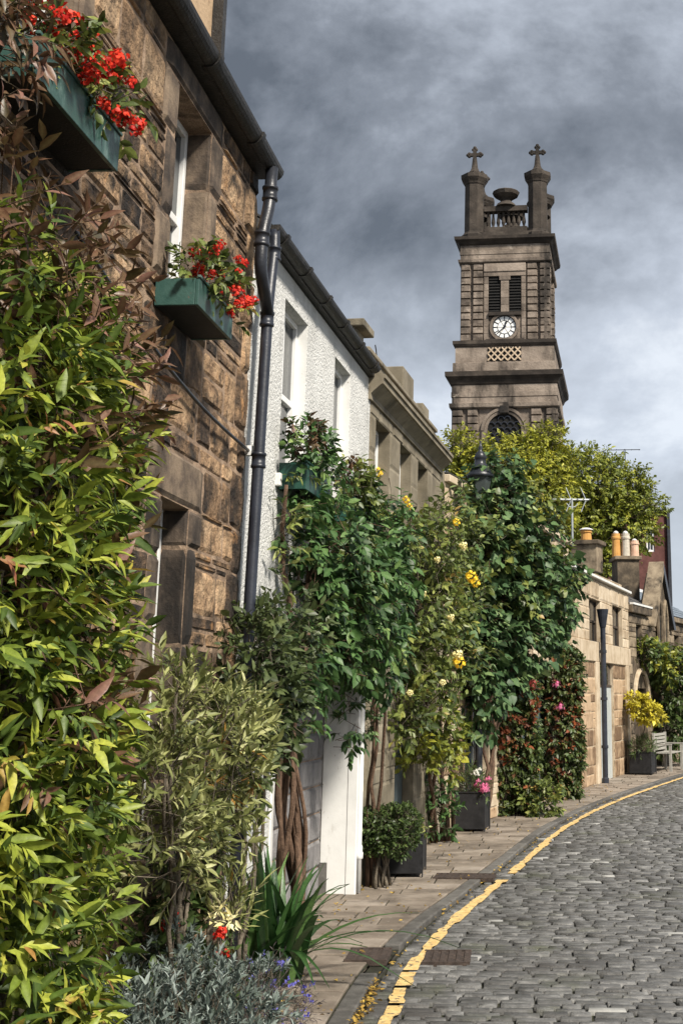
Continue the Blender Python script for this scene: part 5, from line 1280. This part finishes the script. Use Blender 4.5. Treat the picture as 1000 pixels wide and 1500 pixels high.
# vine over the gothic door
rt = plant('far_climber', 'bright green climber arching over the gothic house door', 'climber', (5.2, 36.2, 0))
BL = [blob(945, 960, 34.3, 22, 13, .4), blob(975, 975, 35.2, 26, 20, .5), blob(990, 1020, 36, 22, 40, .5), blob(1000, 1060, 36, 26, 34, .5), blob(975, 1075, 35.5, 16, 22, .4), blob(1010, 990, 36.5, 22, 30, .5)]
P, N = s_blobs(BL, 700, rng, inner=.3, rough=.2); foliage(rt, P, N, 7, .13, 'oval', g_hedgeg, 81, twig=.22, droop=.5)
P, N = s_blobs(BL[:2], 150, rng, inner=.1); foliage(rt, P, N, 7, .13, 'oval', g_lime, 82, name='light_foliage', twig=.22, droop=.4)
stem(rt, wander((5.2, 36.2, 0), (5.0, 35.8, 2.6), 6, .1, q), .05, m_bark)

# ---- foreground bed: silver bush, iris, violet flowers, lilies, red flowers
rng = np.random.default_rng(91); q = random.Random(91)
rt = plant('silver_bush', 'low silver grey bush at the bottom of the flower bed', 'shrub', (-1.5, 6.3, 0))
BL = [((-1.52, 6.1, .28), (.36, .5, .30)), ((-1.38, 6.6, .28), (.32, .45, .28)), ((-1.60, 6.7, .34), (.26, .4, .28)), ((-1.3, 6.15, .2), (.25, .4, .22)), ((-1.6, 5.7, .22), (.4, .4, .3))]
P, N = s_blobs(BL, 1250, rng, inner=.25, rough=.14); foliage(rt, P, N, 12, .040, 'lance', g_silver, 92, twig=.065, up=.7, droop=0, spread=.7)
rt = plant('iris_clump', 'clump of arching sword leaves beside the white wall', 'iris', (-1.56, 9.1, 0))
for i in range(90):
    a = q.uniform(0, 6.28); lean = q.uniform(.05, .95)*(1.25 if math.cos(a) > 0 else .7); L = q.uniform(.6, 1.0); w_ = q.uniform(.024, .038)
    b = Vector((q.gauss(0, .08), q.gauss(0, .12), 0)); d = Vector((math.cos(a), math.sin(a), 0)); s = Vector((-math.sin(a), math.cos(a), 0))
    V = []; T = []; tone = q.random(); n = 9; arch = q.uniform(.15, .95)*lean
    for k in range(n+1):
        t = k/n; p = b+d*(L*lean*t*(.6+.5*t))+Vector((0, 0, L*(t*(1-.25*lean)-arch*.75*t*t*t))); p.z = max(p.z, .02)
        ww = w_*(1-t**3)*(.8+.5*t*(1-t)*2)+.0005
        V += [tuple(p-s*ww+Vector((0, 0, .004))), tuple(p), tuple(p+s*ww+Vector((0, 0, .004)))]
    for k in range(n):
        for j in (0, 1): T.append((3*k+j, 3*k+j+1, 3*k+4+j, 3*k+3+j))
    newobj('leaf', fastmesh('leaf', np.array(V), np.array(T), g_iris, np.full(len(V), tone), np.tile([0, 1, 0.], n+1)), rt)
rt = plant('violet_flowers', 'dark mound of tiny violet flowers spilling on the paving', 'flowering plant', (-1.42, 7.75, 0))
P, N = s_blobs([((-1.40, 7.7, .14), (.22, .36, .20)), ((-1.28, 7.9, .08), (.18, .3, .12)), ((-1.5, 7.5, .22), (.15, .25, .2))], 480, rng, inner=.3); foliage(rt, P, N, 8, .028, 'narrow', g_purple, 93, twig=.08, up=.2, droop=.3)
P, N = s_blobs([((-1.38, 7.72, .17), (.24, .38, .22)), ((-1.27, 7.95, .08), (.18, .3, .12))], 90, rng, inner=.1); foliage(rt, P, N, 5, .016, 'petal', p_blue, 94, name='florets', twig=.03, stems=False)
rt = plant('lily', 'pale cream lilies beside the sword leaved clump', 'lily', (-1.55, 7.75, 0))
LY_ = flower_mesh('bloom', p_cream, rng, 6, 1, 'lance', flat=.9, L=1.0)
for x, y in ((318, 1338), (330, 1352), (310, 1350), (343, 1345), (326, 1330)):
    p = at(x, y, 7.05); put('bloom', LY_, rt, p, .065, (q.uniform(.3, 1.2), 0, q.random()*6)); stem(rt, [(-1.55, 7.7, 0), p.lerp(Vector((-1.55, 7.7, 0)), .4), p], .006)
P, N = s_blobs([blob(335, 1335, 7.3, 26, 30, .12)], 40, rng, inner=.3); foliage(rt, P, N, 6, .09, 'narrow', g_pale, 95, twig=.1, up=.9, droop=0)
for (lb, pts) in (('red flowers rising behind the silver bush', ((248, 1348), (258, 1356), (243, 1358), (255, 1340))), ('small red flowers between silver bush and lilies', ((321, 1372), (325, 1366), (328, 1398), (318, 1402)))):
    p0_ = at(*pts[0], 7.0); rt = plant('red_flower', lb, 'flowering plant', (p0_.x, p0_.y, 0))
    for x, y in pts:
        p = at(x, y, 6.95); put('flower_head', GER[0], rt, p, .03, (0, 0, q.random()*6)); stem(rt, [(p0_.x, p0_.y, 0), p], .005)
    P, N = s_blobs([(p0_-Vector((0, 0, .2)), (.08, .1, .16))], 20, rng); foliage(rt, P, N, 5, .04, 'oval', g_box, 96, twig=.06)
rt = plant('shade_shrub', 'dark low shrub in the shade under the pale olive shrub', 'shrub', (-1.62, 7.3, 0))
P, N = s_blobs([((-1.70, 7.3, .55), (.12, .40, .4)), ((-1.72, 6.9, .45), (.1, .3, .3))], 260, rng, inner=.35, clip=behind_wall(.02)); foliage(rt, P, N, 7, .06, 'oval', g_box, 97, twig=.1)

# ------------------------------------------------------------------ trees behind the roofs
def tree(label, base, blobs, n, per, L, mat, seed, Y, kind='oval'):
    rng = np.random.default_rng(seed); q = random.Random(seed); t = plant('tree', label, 'tree', base)
    top = sum((b[0] for b in blobs), Vector())/len(blobs)
    MB().tube([Vector((0, 0, 0)), Vector((.1, 0, base_h(top)*.4)), Vector((top.x-base[0], 0, top.z*.75))], [.38, .28, .16], 10).build('trunk', m_greybark, t, smooth=True)
    for b in blobs: MB().tube([Vector((top.x-base[0], 0, top.z*q.uniform(.4, .6)))]+[(b[0]-t.location)*1.0], [.13, .04], 7).build('limb', m_greybark, t, smooth=True)
    P, N = s_blobs(blobs, n, rng, inner=.3, rough=.25); foliage(t, P, N, per, L, kind, mat, seed, name='crown', twig=.45, up=.2, droop=.35, stemmat=m_greybark)
    return t
def base_h(v): return v.z
Y = 46
tree('bright yellow green tree in front of the clock tower', (at(745, 700, Y).x, Y, 0), [blob(672, 672, Y, 26, 26), blob(715, 688, Y, 34, 30), blob(745, 700, Y, 44, 40), blob(790, 690, Y+.5, 36, 36), blob(700, 715, Y, 34, 40), blob(800, 645, Y+.6, 18, 16), blob(762, 676, Y, 26, 24), blob(790, 740, Y, 40, 40)], 2600, 11, .135, g_treey, 101, Y)
Y = 49
tree('wide olive green tree behind the far chimneys', (at(860, 740, Y).x, Y, 0), [blob(800, 700, Y-2, 36, 30), blob(830, 690, Y-1, 34, 28), blob(860, 710, Y, 46, 40), blob(905, 720, Y, 36, 30), blob(938, 742, Y-.3, 26, 22), blob(850, 770, Y, 56, 44), blob(910, 770, Y, 42, 36), blob(810, 760, Y, 40, 50), blob(885, 680, Y, 16, 12), blob(925, 705, Y, 16, 12), blob(870, 820, Y, 40, 34), blob(800, 830, Y, 40, 40)], 3600, 11, .135, g_treeo, 103, Y)
